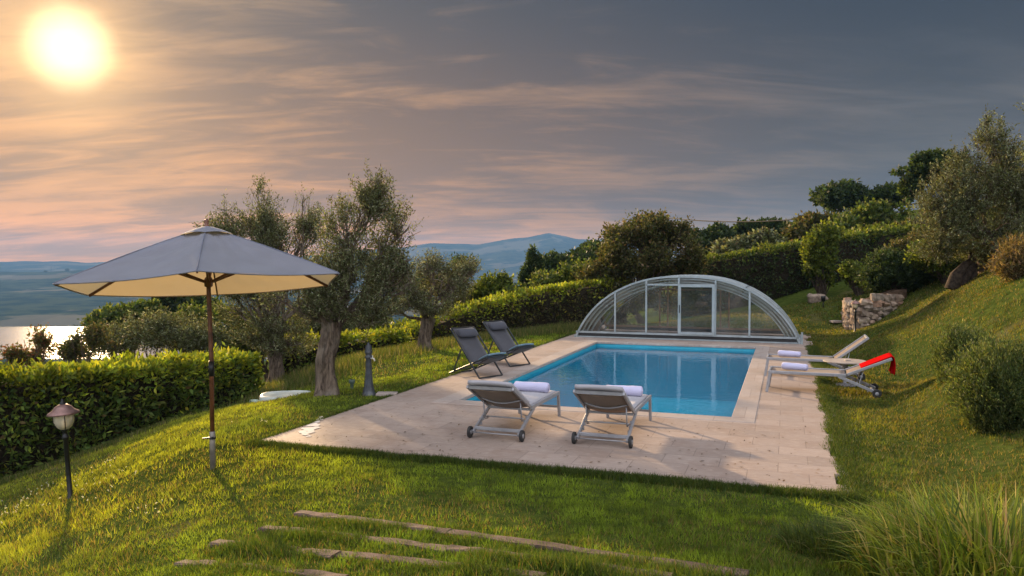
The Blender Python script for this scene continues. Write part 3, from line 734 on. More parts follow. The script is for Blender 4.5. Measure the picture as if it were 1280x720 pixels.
shrubtree('leafy_shrub', 'reddish thin shrub in front of the glittering lake', 45, 465, 19, [E(48,432,19,24,20), E(40,445,19,30,16)], 330, 'red', .07, .035, .34, up=.9, fill=.8, cat='shrub', gap=-.1)
shrubtree('leafy_shrub', 'thin brownish shrub between the lake and the round dark tree', 112, 465, 21, [E(116,425,21,28,22), E(88,442,21,24,16)], 420, 'brown', .075, .035, .36, up=.8, fill=.7, cat='shrub', gap=-.15)
shrubtree('round_tree', 'round dark tree just right of the lake behind the hedge', 152, 430, 42, [E(150,398,42,38,16), E(175,392,42,22,12), E(125,408,42,20,12), E(170,410,42,30,14)], 1100, 'mid', .24, .14, .6, r=.2)
shrubtree('dark_tree', 'dark broadleaf tree below the left edge of the umbrella', 232, 440, 46, [E(230,385,46,34,24), E(215,375,46,20,14), E(250,395,46,34,28)], 1100, 'dark', .26, .15, .7, r=.25)
shrubtree('leafy_shrub', 'fresh yellow green shrub showing between umbrella pole and second olive', 285, 440, 26, [E(262,405,26,40,24), E(305,415,26,36,22), E(225,425,26,30,16)], 1100, 'mid', .12, .06, .45, cat='shrub')
shrubtree('leafy_shrub', 'pale sunlit shrub right behind the middle hedge', 470, 430, 29, [E(455,408,29,34,12), E(500,412,29,30,12)], 600, 'fresh', .13, .065, .45, cat='shrub')
shrubtree('leafy_shrub', 'green shrub filling the gap between the bright hedge and the low hedge', 336, 455, 25, [E(330,425,25,34,26), E(365,428,25,30,20), E(300,432,25,26,18)], 1300, 'mid', .12, .05, .45, cat='shrub')
shrubtree('olive_tree', 'grey green olive crown just right of the umbrella pole beyond the hedge', 400, 440, 27, [E(400,405,27,36,26), E(430,412,27,28,20), E(380,395,27,30,22)], 1300, 'olive', .10, .035, .45, 'olive')
# middle distance
shrubtree('scrub_tree', 'ragged dark olive like tree with bare branch tips above the mid hedge', 570, 430, 31, [E(560,350,31,34,22), E(580,332,31,22,12), E(535,360,31,24,18)], 900, 'dark', .12, .05, .5, gap=-.1)
shrubtree('vine_tree', 'yellow green fruit tree low behind the mid hedge', 600, 420, 33, [E(610,365,33,34,16), E(640,375,33,34,16), E(585,380,33,30,14), E(625,352,33,16,7)], 1100, 'fresh', .15, .08, .45)
shrubtree('cypress', 'slim dark upright tree standing against the blue mountain', 664, 420, 40, [E(664,345,40,9,26), E(656,350,40,8,18), E(672,342,40,8,22), E(665,322,40,6,10), E(664,375,40,13,20)], 700, 'dark', .17, .08, .5, up=1.6, r=.14, gap=-.6)
shrubtree('round_tree', 'dark rounded tree right of the slim upright one', 715, 420, 48, [E(705,335,48,32,18), E(735,325,48,26,14), E(690,352,48,30,16)], 1000, 'dark', .24, .14, .6, r=.2)
shrubtree('vine_tree', 'green bushy tree right behind the mid hedge end', 690, 415, 31, [E(690,358,31,34,16), E(720,345,31,30,20), E(660,372,31,24,12)], 1100, 'mid', .15, .08, .45)
shrubtree('broadleaf_tree', 'big loose broadleaf tree overhanging the left of the pool enclosure', 806, 405, 28.5,
  [E(775,330,28.5,46,34), E(830,325,28.5,46,36), E(800,300,28.5,50,24), E(855,345,28.5,30,28), E(750,355,28.5,26,26), E(815,280,28.5,30,11), E(785,375,28,40,22), E(845,292,28.5,26,12), E(840,375,28.5,40,24)],
  3300, 'brown', .11, .06, .55, up=.6, gap=-.12, r=.16, twig=True, nl=14, s=4.5)
# tree line and slope on the right
far_r = [
 (900,300,62,[(900,300,30,14),(880,306,22,10)],'dark','low dark tree on the ridge just right of the big loose tree'),
 (940,300,64,[(945,292,28,13),(925,300,18,9)],'dark','dark ridge tree left of the red roof'),
 (1000,290,75,[(1000,286,28,10)],'dark','flat dark ridge tree right of the red roof'),
 (1050,290,72,[(1042,248,24,19),(1062,246,22,18),(1078,250,12,12)],'dark','tall round black green tree alone on the skyline'),
 (1112,280,70,[(1112,245,20,13),(1100,252,14,9),(1125,248,14,12)],'dark','smaller round tree right of the lone skyline tree'),
 (1160,260,45,[(1158,215,30,22),(1175,202,22,14),(1138,235,18,14),(1124,216,6,4)],'dark','dark leafy tree behind the big silver olive'),
 (960,330,46,[(955,308,38,11),(920,314,28,9)],'olive','grey olive shrub row above the dark hedge at left'),
 (1035,300,50,[(1030,285,40,12),(1000,294,24,9)],'brown','brown green bush mass under the lone skyline tree'),
 (1090,300,44,[(1090,276,44,16),(1122,268,30,16),(1060,286,30,13),(1110,292,40,14)],'mid','green bush mass sloping up to the big silver olive'),
 (1060,330,36,[(1050,302,40,9),(1090,298,36,10)],'fresh','bright yellow green shrub along the upper hedge'),
 (1105,320,40,[(1100,296,36,16),(1130,300,30,18),(1070,306,26,10),(1140,286,24,12)],'brown','brownish bush mass filling the slope left of the big silver olive'),
 (760,310,58,[(745,316,22,12),(765,322,20,10)],'dark','small dark tree between the mountain and the big loose tree'),
]
for (px, pyb, D, cl, pal, lab) in far_r:
    shrubtree('bush' if 'bush' in lab or 'shrub' in lab else 'ridge_tree', lab, px, pyb+25, D, [E(a, c, D, rx, rz) for (a, c, rx, rz) in cl], 900, pal, .0052*D, .003*D, .012*D, 'olive' if pal == 'olive' else 'leaf',
              cat='bush' if 'bush' in lab or 'shrub' in lab else 'tree', r=.16, gap=-.45, s=60./D)
# big silver olive at right
b3 = P(1252, 345, 19.0); b3.z = gz(b3.x, b3.y)
tree('olive_tree', 'big silvery olive on the right bank above the dark stone wall', 'tree', b3, P(1238, 298, 19.0), .12,
 [E(1200,240,19,50,44), E(1240,220,19,46,42), E(1180,280,19,44,32), E(1230,285,19,52,34), E(1275,260,19,40,50), E(1240,175,19,26,26), E(1205,205,19,26,26), E(1160,262,19.3,26,22), E(1300,215,19,40,40), E(1262,200,19,26,24), E(1236,150,19,8,14), E(1175,305,19.5,36,24), E(1225,312,19.6,40,20), E(1272,300,19.4,30,24)],
 3900, 18, .36, .072, .023, 'olive', 'olive', up=.85, gap=-.2, s=4.5, fill=.6, nbr=8)
b5 = P(1345, 360, 15.5); b5.z = gz(b5.x, b5.y)
tree('olive_tree', 'olive whose branch tip enters at the far right edge of the sky', 'tree', b5, b5+Vector((0, 0, 1.6)), .12,
 [E(1330,190,15.5,56,50), E(1300,140,15.5,24,14), E(1330,260,15.5,36,40), E(1345,130,15.5,46,30)],
 900, 16, .34, .062, .018, 'olive', 'olive', up=.5, gap=-.3, nbr=5)
# bushes at right
def bush(name, label, px, pyb, D, clumps, ntw, pal, L, W, tl, nl=14, m='leaf', group=None, core=True, **kw):
    b = P(px, pyb, D); b.z = gz(b.x, b.y)-.03
    o = empty(name, b, label, 'bush', 0, group)
    cl = [(c[0]-b, c[1]) for c in clumps]
    foliage('foliage', o, cl, ntw, nl, tl, L, W, pal, m, **kw)
    st = MB()
    for (c, rd) in cl:
        for j in range(9):
            dd = Vector(rdir(1)[0]); dd.z = abs(dd.z)
            e = Vector(c)+Vector((dd.x*rd[0], dd.y*rd[1], dd.z*rd[2]))*.85
            st.tube(wob((random.uniform(-.1, .1), random.uniform(-.1, .1), -.05), e, 5, .08), [.022*(1-.8*i/5)*max(1, D/20) for i in range(6)], 5, False)
    st.build('stems', M['dbark'], o)
    return o
bush('round_bush', 'round dark green bush above the stone retaining wall', 1122, 378, 25.5, ragged([E(1125,348,25.5,46,32), E(1098,348,25.5,30,22), E(1148,352,25.3,26,20)], 4), 2600, 'dark', .10, .04, .36, up=.8, gap=-.6)
bush('leafy_bush', 'reddish tipped bush behind the round dark bush', 1150, 345, 28, [E(1140,315,28,34,18), E(1165,305,28,30,18), E(1120,320,28,22,14)], 900, 'brown', .12, .06, .4, tops=(1.0, 2.2, 'red', .5))
bush('leafy_bush', 'yellow green bush under the big silver olive', 1185, 345, 24, [E(1185,322,24,40,20), E(1160,318,24,24,16)], 1100, 'fresh', .10, .05, .36)
bush('leafy_bush', 'green bush behind the dark stone wall', 1230, 335, 24, [E(1230,310,24,36,20), E(1262,315,24,26,18)], 900, 'mid', .10, .05, .36)
bush('sapling', 'bright yellow green sapling in front of the dark hedge', 1027, 362, 29.3, [E(1024,315,29.2,20,24), E(1032,296,29.2,18,14), E(1018,332,29.2,16,12), E(1034,340,29.2,9,20)], 900, 'fresh', .13, .07, .36, gap=-.5)
bush('leafy_bush', 'yellowish bush between sapling and round dark bush', 1075, 365, 27.5, [E(1072,345,27.5,18,16), E(1064,340,27.5,12,10)], 450, 'fresh', .11, .055, .32)
bush('dry_bush', 'straw coloured dry bush at the right edge beside the dark stone wall', 1275, 350, 16.2, [E(1280,322,16.2,30,24), E(1262,335,16.2,20,14)], 700, 'straw', .10, .018, .34, up=1.0)
for (px, py, D, rx, rz, lab) in ((1205, 500, 11.6, 26, 44, 'narrow rosemary bush at the foot of the right bank'), (1262, 532, 9.6, 60, 60, 'large rosemary bush at the right edge on the bank')):
    bush('rosemary_bush', lab, px, py, D, [E(px-4, py-46, D, rx*1.15, rz), E(px+rx*.6, py-50, D+.3, rx*.8, rz*.8), E(px-rx*.3, py-15, D, rx*.7, rz*.5)], 3600 if rx > 40 else 1900, 'rosem', .042, .012, .30, nl=38, up=1.3, gap=-.9, spread=.45, fill=.5, tops=(0, 1.3, 'mid', .5))

# hedges ---------------------------------------------------------------
def hedge(name, label, pts, hts, width, dens, L, W, pal, toppal, topn=.55, back=False, seed=0, sprig=.10):
    "pts: foot line in world xy; hts: top z at each point"
    o = empty(name, (pts[0][0], pts[0][1], gz(*pts[0][:2])), label, 'hedge')
    b = o.location
    P2 = np.array([(p[0], p[1]) for p in pts], float); seg = np.hypot(*np.diff(P2, axis=0).T); cum = np.r_[0, np.cumsum(seg)]; TL = cum[-1]
    def at(s):
        x = np.interp(s, cum, P2[:, 0]); y = np.interp(s, cum, P2[:, 1]); e = .3
        tx = np.interp(s+e, cum, P2[:, 0])-np.interp(s-e, cum, P2[:, 0]); ty = np.interp(s+e, cum, P2[:, 1])-np.interp(s-e, cum, P2[:, 1])
        l = np.hypot(tx, ty)+1e-9; return x, y, -ty/l, tx/l, np.interp(s, cum, hts)     # normal points away from the lawn
    # core
    n = max(8, int(TL/.4)); ss = np.linspace(.12, TL-.12, n+1); vs = []
    for s_ in ss:
        x, y, nx, ny, zt = at(s_); zg = gz(x, y)-.1
        for (o_, z) in ((.14, zg), (.14, zt-.16), (width-.14, zt-.16), (width-.14, gz(x+nx*width, y+ny*width)-.1)):
            vs.append((x+nx*o_-b.x, y+ny*o_-b.y, z-b.z))
    c = MB().add(vs, [(i*4+k, (i+1)*4+k, (i+1)*4+k+1, i*4+k+1) for i in range(n) for k in range(3)]+[(0, 1, 2, 3), (n*4+3, n*4+2, n*4+1, n*4)]); c.build('stems', M['hstem'], o)
    pos = []; nor = []; topf = []
    hm = float(np.mean([h-gz(*p) for h, p in zip(hts, P2)]))
    for (part, area) in (('front', TL*hm), ('top', TL*width), ('end', 2*width*hm), ('back', TL*hm*.35)):
        m_ = int(area*dens); s_ = R.random(m_)*TL; x, y, nx, ny, zt = at(s_); zg = hgt(x, y)-.05
        dep = np.abs(R.normal(size=m_))*.09
        bulge = (fbm(s_, zt*0+seed, 1.3, seed, 3)-.5)*.22
        if part == 'front': t_ = R.random(m_); z = zg+(zt-zg)*t_; o_ = dep-bulge+.06*np.clip(t_*4-3, 0, 1)+(fbm(s_, z, 2.2, seed+4, 3)-.5)*.14; N = np.stack([-nx, -ny, .25+0*nx], 1)
        elif part == 'back': t_ = .6+.4*R.random(m_); z = zg+(zt-zg)*t_; o_ = width-dep; N = np.stack([nx, ny, .25+0*nx], 1)
        elif part == 'top': t_ = np.ones(m_); o_ = R.random(m_)*width; z = zt-dep+(fbm(s_, o_, 1.6, seed+2, 3)-.5)*.16; N = np.stack([0*nx, 0*nx, 1+0*nx], 1)
        else:
            e = R.random(m_) < .5; s_ = np.where(e, dep, TL-dep); x, y, nx, ny, zt = at(s_); o_ = R.random(m_)*width; t_ = R.random(m_); z = zg+(zt-zg)*t_
            zg = hgt(x, y)-.05; z = zg+(zt-zg)*t_; N = np.stack([-ny*np.where(e, -1, 1), nx*np.where(e, -1, 1), .2+0*nx], 1)*1.0
        pos.append(np.stack([x+nx*o_, y+ny*o_, z], 1)); nor.append(N)
        topf.append(np.clip((z-(zt-.6))/.55, 0, 1))
    pos = np.concatenate(pos); nor = np.concatenate(nor); topf = np.concatenate(topf)
    d = nrm(nor*.55+rdir(len(pos))*.75+np.array([0, 0, .15])); c = palette(len(pos), *PAL[pal], .22)
    # sprigs standing above the clipped line
    k = int(TL*width*dens*sprig); s_ = R.random(k)*TL; x, y, nx, ny, zt = at(s_); o_ = R.random(k)*width*.8; hh = (R.random(k)**2*.20+.02)*np.clip(fbm(s_, o_, 1.1, seed+9, 3)*2.6-.4, .2, 1.7)
    nl = 7; tp = np.repeat(np.stack([x+nx*o_, y+ny*o_, zt], 1), nl, 0)+np.stack([R.normal(size=k*nl)*.025, R.normal(size=k*nl)*.025, np.repeat(hh, nl)*np.tile(np.linspace(0, 1, nl), k)], 1)
    td = nrm(rdir(k*nl)*.8+np.array([0, 0, .8])); 
    f = R.random(len(pos)) < topf*topn+.03; c[f] = palette(f.sum(), *PAL[toppal])
    pos = np.concatenate([pos, tp]); d = np.concatenate([d, td]); c = np.concatenate([c, palette(len(tp), *PAL[toppal])])
    ca_ = pos[:, 0]*.8+pos[:, 1]*.6; tn = fbm(ca_, pos[:, 2]+pos[:, 1]*.3, 3.2, seed+21, 3)
    kk = R.random(len(pos)) < np.clip(.15+2.6*(fbm(ca_, pos[:, 2]*1.1, 2.6, seed+31, 3)-.22), .22, 1); pos, d, c, tn = pos[kk], d[kk], c[kk], tn[kk]
    c = np.clip(c*np.clip(.1+1.85*tn, .5, 1.6)[:, None], .004, 1)
    sz = .55+R.random(len(pos))*.9
    pos = pos-np.array(tuple(b))
    arr_obj('foliage', leafquads(pos, d, L*sz, W*sz), 4, M['leaf'], np.repeat(c, 4, 0), o)
    return o
def foot(px, D): x = (px-640)/F*D; return (x, D)
def topz(px, py, D): return P(px, py, D).z
hp = [(-190,470,12.2),(-60,475,12.8),(60,473,13.8),(150,465,14.9),(230,457,16.2),(300,449,17.6),(326,448,18.2)]
hedge('laurel_hedge', 'tall laurel hedge with bright yellow green top along the left of the lawn', [foot(a, D) for a, _, D in hp], [topz(a, py, D) for a, py, D in hp], 1.2, 800, .125, .05, 'laurel', 'young', .85, seed=1, sprig=.10)
hp = [(346,432,20.3),(400,427,20.9),(460,422,21.6),(516,417,23.0)]
hedge('laurel_hedge', 'low hedge behind the thick olive trunk, second from the left', [foot(a, D) for a, _, D in hp], [topz(a, py, D) for a, py, D in hp], 1.1, 520, .12, .05, 'laurel', 'young', .8, seed=2)
hp = [(520,410,24.2),(600,383,25.4),(670,366,26.4),(740,354,27.4),(790,352,28.2)]
hedge('clipped_hedge', 'long clipped hedge between the deck chairs and the pool enclosure', [foot(a, D) for a, _, D in hp], [topz(a, py, D) for a, py, D in hp], 1.2, 420, .12, .055, 'brown', 'young', .85, seed=3)
hp = [(850,330,31.5),(900,322,31.5),(960,312,31.5),(1010,305,32),(1045,300,32.5)]
hedge('clipped_hedge', 'dark tall clipped hedge to the right behind the enclosure', [foot(a, D) for a, _, D in hp], [topz(a, py, D) for a, py, D in hp], 1.4, 330, .13, .06, 'dark', 'fresh', .6, seed=4)
hp = [(1028,303,31.5),(1080,293,32),(1155,284,33)]
hedge('clipped_hedge', 'upper stretch of dark hedge climbing behind the round bush', [foot(a, D) for a, _, D in hp], [topz(a, py, D) for a, py, D in hp], 1.4, 280, .14, .065, 'dark', 'fresh', .6, seed=5)

# grass ---------------------------------------------------------------
def grass_pts(n, r0, r1, p=1.0, amax=38):
    u = R.random(n); r = (r0**(2-p)+u*(r1**(2-p)-r0**(2-p)))**(1/(2-p)) if p != 2 else r0*(r1/r0)**u
    a = np.radians(R.uniform(-amax, amax, n)); return r*np.sin(a), r*np.cos(a), r
JR = R.random(600)*.14
def on_lawn(x, y, m_=0.03):
    u, v = toUV(x, y); j = JR[(np.abs(v*5+300).astype(int)) % 600]
    ins = (u > -QL+m_) & (u < PW+QR-j) & (v > -QN+j*.5) & (v < QF)
    return ~ins
def blades(name, x, y, h, wd, c, lean=.5, label=None):
    n = len(x); z = hgt(x, y)-.006; a = R.random(n)*2*pi; la = R.random(n)*2*pi; ll = h*lean*R.random(n)
    dx_, dy_ = np.cos(a)*wd/2, np.sin(a)*wd/2
    V = np.stack([np.stack([x-dx_, y-dy_, z], 1), np.stack([x+dx_, y+dy_, z], 1), np.stack([x+np.cos(la)*ll, y+np.sin(la)*ll, z+h], 1)], 1).reshape(-1, 3)
    o = arr_obj(name, V, 3, M['grass'], np.repeat(c, 3, 0)); tag(o, label, 'grass', None, 'stuff'); return o
n = 620000; x, y, r = grass_pts(n, 3.6, 31, 1.55)
k = on_lawn(x, y); x, y, r = x[k], y[k], r[k]
bare = fbm(x, y, .9, 21, 4); k = R.random(len(x)) < np.clip(1.5-np.clip((bare-.52)*9, 0, 1.15), 0, 1); x, y, r, bare = x[k], y[k], r[k], bare[k]
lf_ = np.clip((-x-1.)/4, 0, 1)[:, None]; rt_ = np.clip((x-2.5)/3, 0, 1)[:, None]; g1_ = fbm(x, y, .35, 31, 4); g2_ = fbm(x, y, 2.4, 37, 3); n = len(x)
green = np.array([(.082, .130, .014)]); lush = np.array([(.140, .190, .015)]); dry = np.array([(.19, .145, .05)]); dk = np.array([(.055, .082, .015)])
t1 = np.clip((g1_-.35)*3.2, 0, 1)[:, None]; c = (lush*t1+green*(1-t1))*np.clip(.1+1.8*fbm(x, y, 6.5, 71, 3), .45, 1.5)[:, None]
t2 = np.clip((g2_-.5)*3, 0, 1)[:, None]*.6; c = c*(1-t2)+dk*t2; c = c*1.15; c = c*(1+lf_*np.array([.75, .35, .6])); c = c*(1-rt_*np.array([.12, .38, .1]))  # lawn lightened towards the left: sunlit look put into blade colour
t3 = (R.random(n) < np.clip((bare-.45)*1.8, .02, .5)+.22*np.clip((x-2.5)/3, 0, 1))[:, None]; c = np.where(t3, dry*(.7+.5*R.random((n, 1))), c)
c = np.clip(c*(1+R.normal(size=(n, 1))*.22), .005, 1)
ht = (.020+.028*R.random(n))*(1+.5*(g2_-.5)*2)*(1+.012*r); u_, v_ = toUV(x, y)
slope_l = np.clip((-x-2.5)/2, 0, 1)*np.clip((12-y)/3, 0, 1); ht = ht*(1+.35*slope_l)
wd = np.maximum(.0048, .0006*r)*(.8+.6*R.random(n))*1.6; ht = ht*np.clip(.35+1.3*fbm(x, y, 6.5, 71, 3), .5, 1.5)
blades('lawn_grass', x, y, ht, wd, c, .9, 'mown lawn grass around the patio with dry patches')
# longer grass: by the hedges, round the sleepers, along the patio edge
xs, ys, hs = [], [], []
def strip(pa, n_, sp_, hh):
    pa = np.array(pa, float); seg = np.hypot(*np.diff(pa, axis=0).T); cum = np.r_[0, np.cumsum(seg)]; s_ = R.random(n_)*cum[-1]
    xs.append(np.interp(s_, cum, pa[:, 0])+R.normal(size=n_)*sp_); ys.append(np.interp(s_, cum, pa[:, 1])+R.normal(size=n_)*sp_); hs.append(hh*(.4+R.random(n_)))
strip([foot(330, 17.2), foot(440, 19.5), foot(520, 21.5)], 16000, .7, .20)
strip([foot(520, 22.3), foot(600, 24.), foot(740, 26.)], 13000, .5, .22)
strip([foot(-60, 12.4), foot(60, 13.3), foot(150, 14.4), foot(230, 15.7), foot(320, 17.5)], 16000, .30, .10)
x = np.concatenate(xs); y = np.concatenate(ys); h = np.concatenate(hs); k = on_lawn(x, y, -.2); x, y, h = x[k], y[k], h[k]; n = len(x)
c = palette(n, [(.09, .115, .022), (.06, .085, .018), (.20, .17, .075)], [4, 3, 2.5])
blades('rough_grass', x, y, h, .012+.012*R.random(n), c, .6, 'longer rough grass in front of the hedges')
e1 = U(-QL, -QN).xy; e2 = U(PW+QR, -QN).xy; e3 = U(PW+QR, 10.5).xy; e4 = U(-QL, 12).xy
xs, ys, hs = [], [], []
strip([tuple(e1-Vector((0, .03))), tuple(e2-Vector((0, .03)))], 42000, .055, .06); strip([tuple(e2), tuple(e3)], 40000, .09, .055); strip([tuple(e1), tuple(e4)], 12000, .03, .055)
x = np.concatenate(xs); y = np.concatenate(ys); h = np.concatenate(hs); u_, v_ = toUV(x, y)
ed_ = fbm(x, y, 3.0, 81, 3); k = ~((u_ > -QL+.03) & (u_ < PW+QR-.28*ed_) & (v_ > -QN-.06+.24*ed_)); x, y, h = x[k], y[k], h[k]; n = len(x)
blades('edge_grass', x, y, h, .007+.006*R.random(n), palette(n, [(.055, .09, .014), (.04, .065, .012), (.12, .12, .03)], [4, 3, 1]), 1.0, 'uneven fringe of grass creeping over the patio edge')
# clover flowers
x, y, r = grass_pts(14000, 5, 12, 1, 38); k = (x < -3.2) & (fbm(x, y, 1.1, 51, 3) > .53) & on_lawn(x, y); x, y = x[k][:150], y[k][:150]; z = hgt(x, y)+.05
cf_ = np.repeat(np.stack([x, y, z], 1), 5, 0)+R.normal(size=(len(x)*5, 3))*.004
arr = arr_obj('clover_flowers', leafquads(cf_, rdir(len(cf_)), .012, .011), 4, M['grass'], np.full((len(cf_)*4, 3), .55)); tag(arr, 'scattered small white clover flowers in the left lawn', 'flowers', None, 'stuff')
# ornamental grass clump bottom right
def arching(name, label, cen, R0, n, hmin, hmax, wd, cols, seed=0, ns=5):
    o = empty(name, (cen[0], cen[1], gz(*cen)), label, 'plant'); th = R.random(n)*2*pi; rr = R0*np.sqrt(R.random(n))
    bx = rr*np.cos(th); by = rr*np.sin(th); bz = hgt(cen[0]+bx, cen[1]+by)-o.location.z-.03
    H = R.uniform(hmin, hmax, n)*(1-.45*(rr/R0)**2); out = th+R.normal(size=n)*.8; sp_ = H*(.12+.95*R.random(n)**1.3)
    t = np.linspace(0, 1, ns+1); quads = []; side = np.stack([-np.sin(out+R.normal(size=n)*.8), np.cos(out), 0*out], 1)
    def pt(tt): return np.stack([bx+np.cos(out)*sp_*tt**1.8, by+np.sin(out)*sp_*tt**1.8, bz+H*(tt-.38*tt**3*(sp_/H))], 1)
    wv = wd*(.6+.8*R.random(n)); ww = lambda tt: (wv*(1-tt**2.2)*.5+.0006)[:, None]
    for i in range(ns):
        a, c_ = pt(t[i]), pt(t[i+1]); quads.append(np.stack([a-side*ww(t[i]), a+side*ww(t[i]), c_+side*ww(t[i+1]), c_-side*ww(t[i+1])], 1))
    V = np.concatenate(quads).reshape(-1, 3); c = np.tile(np.repeat(palette(n, *cols), 4, 0), (ns, 1))
    arr_obj('blades', V, 4, M['grass'], c, o); return o
gcol = ([(.19, .24, .03), (.29, .32, .05), (.09, .13, .025), (.40, .31, .11)], [4, 3, 3, 2])
arching('ornamental_grass', 'big clump of long arching grass in the bottom right corner', (2.95, 4.75), .75, 3400, .30, .80, .014, gcol)
arching('ornamental_grass', 'smaller tuft of fine grass left of the corner clump', (2.35, 5.6), .40, 1100, .15, .36, .007, ([(.06, .09, .02), (.09, .12, .025), (.14, .13, .05)], [4, 3, 1]))

# ---------------------------------------------------------------- sleepers in the bank
for (a, c, lab) in (((372, 643), (560, 668), 'topmost weathered timber sleeper of the grassy steps, left length'), ((505, 660), (935, 722), 'topmost weathered sleeper of the grassy steps, long right length'),
               ((328, 662), (560, 690), 'second timber sleeper down, left length half sunk in grass'), ((560, 688), (840, 724), 'second timber sleeper down, right length running out of frame'),
               ((268, 681), (420, 697), 'third timber sleeper down, short left length'), ((400, 693), (680, 724), 'third timber sleeper down, right length under grass tufts'),
               ((225, 706), (430, 726), 'lowest reddish timber sleeper near the bottom edge')):
    A = G(*a); B = G(*c); mb = MB(); nseg = 14; vs = []
    d_ = (B-A).normalized(); s_ = Vector((-d_.y, d_.x, 0)).normalized()
    o = empty('timber_sleeper', A, lab, 'sleeper')
    for i in range(nseg+1):
        p = A.lerp(B, i/nseg)-A; j = lambda k=.008: random.uniform(-k, k); zt = .25*(gz(p.x+A.x, p.y+A.y)-A.z)+.75*p.z+.012
        for (sx, sz) in ((-.055, -.08), (-.052, .006), (-.043, .016), (.043, .016), (.052, .006), (.055, -.08)):
            vs.append(p+s_*(sx+j())+Vector((0, 0, zt-p.z+p.z+sz+j(.006)))*1-Vector((0, 0, 0)) if False else Vector((p.x, p.y, zt))+s_*(sx+j())+Vector((0, 0, sz+j(.006))))
    mb.add(vs, [(i*6+k, i*6+(k+1) % 6, (i+1)*6+(k+1) % 6, (i+1)*6+k) for i in range(nseg) for k in range(6)]+[tuple(range(6)), tuple(nseg*6+k for k in range(5, -1, -1))])
    mb.build('beam', M['sleeper'], o)
xs, ys, hs = [], [], []
for (a, c) in (((372, 650), (940, 729)), ((328, 669), (850, 732)), ((268, 688), (680, 732)), ((225, 714), (450, 735)), ((560, 668), (510, 661))):
    A = G(*a); B = G(*c); strip([(A.x, A.y-.03), (B.x, B.y-.03)], 13000, .07, .065)
x = np.concatenate(xs); y = np.concatenate(ys); h = np.concatenate(hs); h = h*np.clip((fbm(x, y, 1.8, 61, 3)-.25)*2.6, .25, 1.5); n = len(x)
blades('tufted_grass', x, y, h, .005+.004*R.random(n), palette(n, [(.06, .10, .014), (.09, .13, .018), (.04, .07, .012), (.2, .15, .06)], [4, 3, 2, .7]), .9, 'tufted grass growing over the timber steps')

# ---------------------------------------------------------------- umbrella
ub = G(266, 586); ub.z = gz(ub.x, ub.y)
um = empty('garden_umbrella', ub, 'large grey canvas sun umbrella on a wooden pole, cream underneath', 'umbrella')
H0 = 2.11
VW = Matrix.Rotation(rad(20.8), 4, 'Z')
tiltM = VW @ Matrix.Rotation(rad(-6.4), 4, 'X') @ Matrix.Rotation(rad(-1.5), 4, 'Y') @ VW.inverted()
TH = Vector((-.02, 0, H0))                      # tilt about this height: foot of the canopy runner
rimR, rise = 1.50, .60; phi0 = -pi/2+rad(20.8-3.5)
def UT(p): return TH+(tiltM @ Vector(p))
tips = [(rimR*math.cos(phi0+k*pi/3), rimR*math.sin(phi0+k*pi/3)) for k in range(6)]
# the canopy: six panels, hung between ribs
cv = MB(); hubz = .17
for k in range(6):
    a, c = Vector((*tips[k], 0)), Vector((*tips[(k+1) % 6], 0))
    def fn(s, t, a=a, c=c):
        e = a.lerp(c, s); pull = 1-.028*math.sin(pi*s)*t; p = e*t*pull
        z = hubz+rise*.0-(rise)*(t**1.12)+.30; z += -.035*math.sin(pi*s)*math.sin(pi*t)-.022*math.sin(pi*s)*t**3 +.006*math.sin(19*t+5*s)*math.sin(pi*s)+.004*math.sin(31*s+9*t+k)*t*(1-t)*3+.005*math.sin(23*t-14*s+2*k)*math.sin(pi*s)**.5*(1-t)
        return UT((p.x, p.y, z))
    cv.grid(fn, 28, 30, True)
cvo = cv.build('canopy', M['canopy'], um)
for k in range(6):
    t_ = Vector((*tips[k], 0)); MB().tube([UT(((t_*t).x, (t_*t).y, hubz-rise*t**1.12+.30+.002)) for t in np.linspace(.16, .995, 14)], .006, 5).build('seam', simple('seam_tape', (.15, .16, .20), .9), cvo)
    a, c = Vector((*tips[k], 0)), Vector((*tips[(k+1) % 6], 0)); hq = []
    for j in range(15):
        s_ = j/14; e = a.lerp(c, s_)*(1-.028*math.sin(pi*s_)); hq.append(UT((e.x, e.y, hubz-rise+.30-.022*math.sin(pi*s_)-.004)))
    MB().tube(hq, .007, 5).build('hem', M['canopy'], cvo)
vm = MB()
for k in range(6):
    a, c = Vector((*tips[k], 0)), Vector((*tips[(k+1) % 6], 0))
    vm.grid(lambda s, t, a=a, c=c: UT((*(a.lerp(c, s)*(.02+.17*t)*(1+.05*math.sin(pi*s))).xy, hubz+.30+.022-.10*t**1.3+.012*math.sin(pi*s)*t)), 8, 5, True)
vm.build('vent_cap', M['canopy'], um)
MB().lathe([(.0, .06), (.018, .055), (.026, .03), (.018, .0), (.03, -.01), (.03, -.03)], UT((0, 0, hubz+.345)), 12).build('finial', M['wood'], um)
for k in range(6):
    t_ = Vector((*tips[k], 0)); rb = MB(); pr_ = []
    for i in range(7):
        t = .03+.96*i/6; p = t_*t; pr_.append(UT((p.x, p.y, hubz-rise*t**1.12+.30-.02)))
    for i in range(6): rb.bar(pr_[i], pr_[i+1], .016, .024)
    r_ = rb.build('rib', M['wood'], um)
    p = t_*.50; MB().bar(UT((t_.x*.03, t_.y*.03, -.10)), UT((p.x, p.y, hubz-rise*.5**1.12+.27)), .018, .026).build('strut', M['wood'], r_)
MB().lathe([(.02, -.16), (.042, -.15), (.046, -.08), (.03, -.05), (.02, -.05)], UT((0, 0, 0)), 14).build('runner', M['wood'], um)
MB().lathe([(.02, 0), (.05, .0), (.05, .05), (.02, .06)], UT((0, 0, hubz+.23)), 14).build('hub', M['wood'], um)
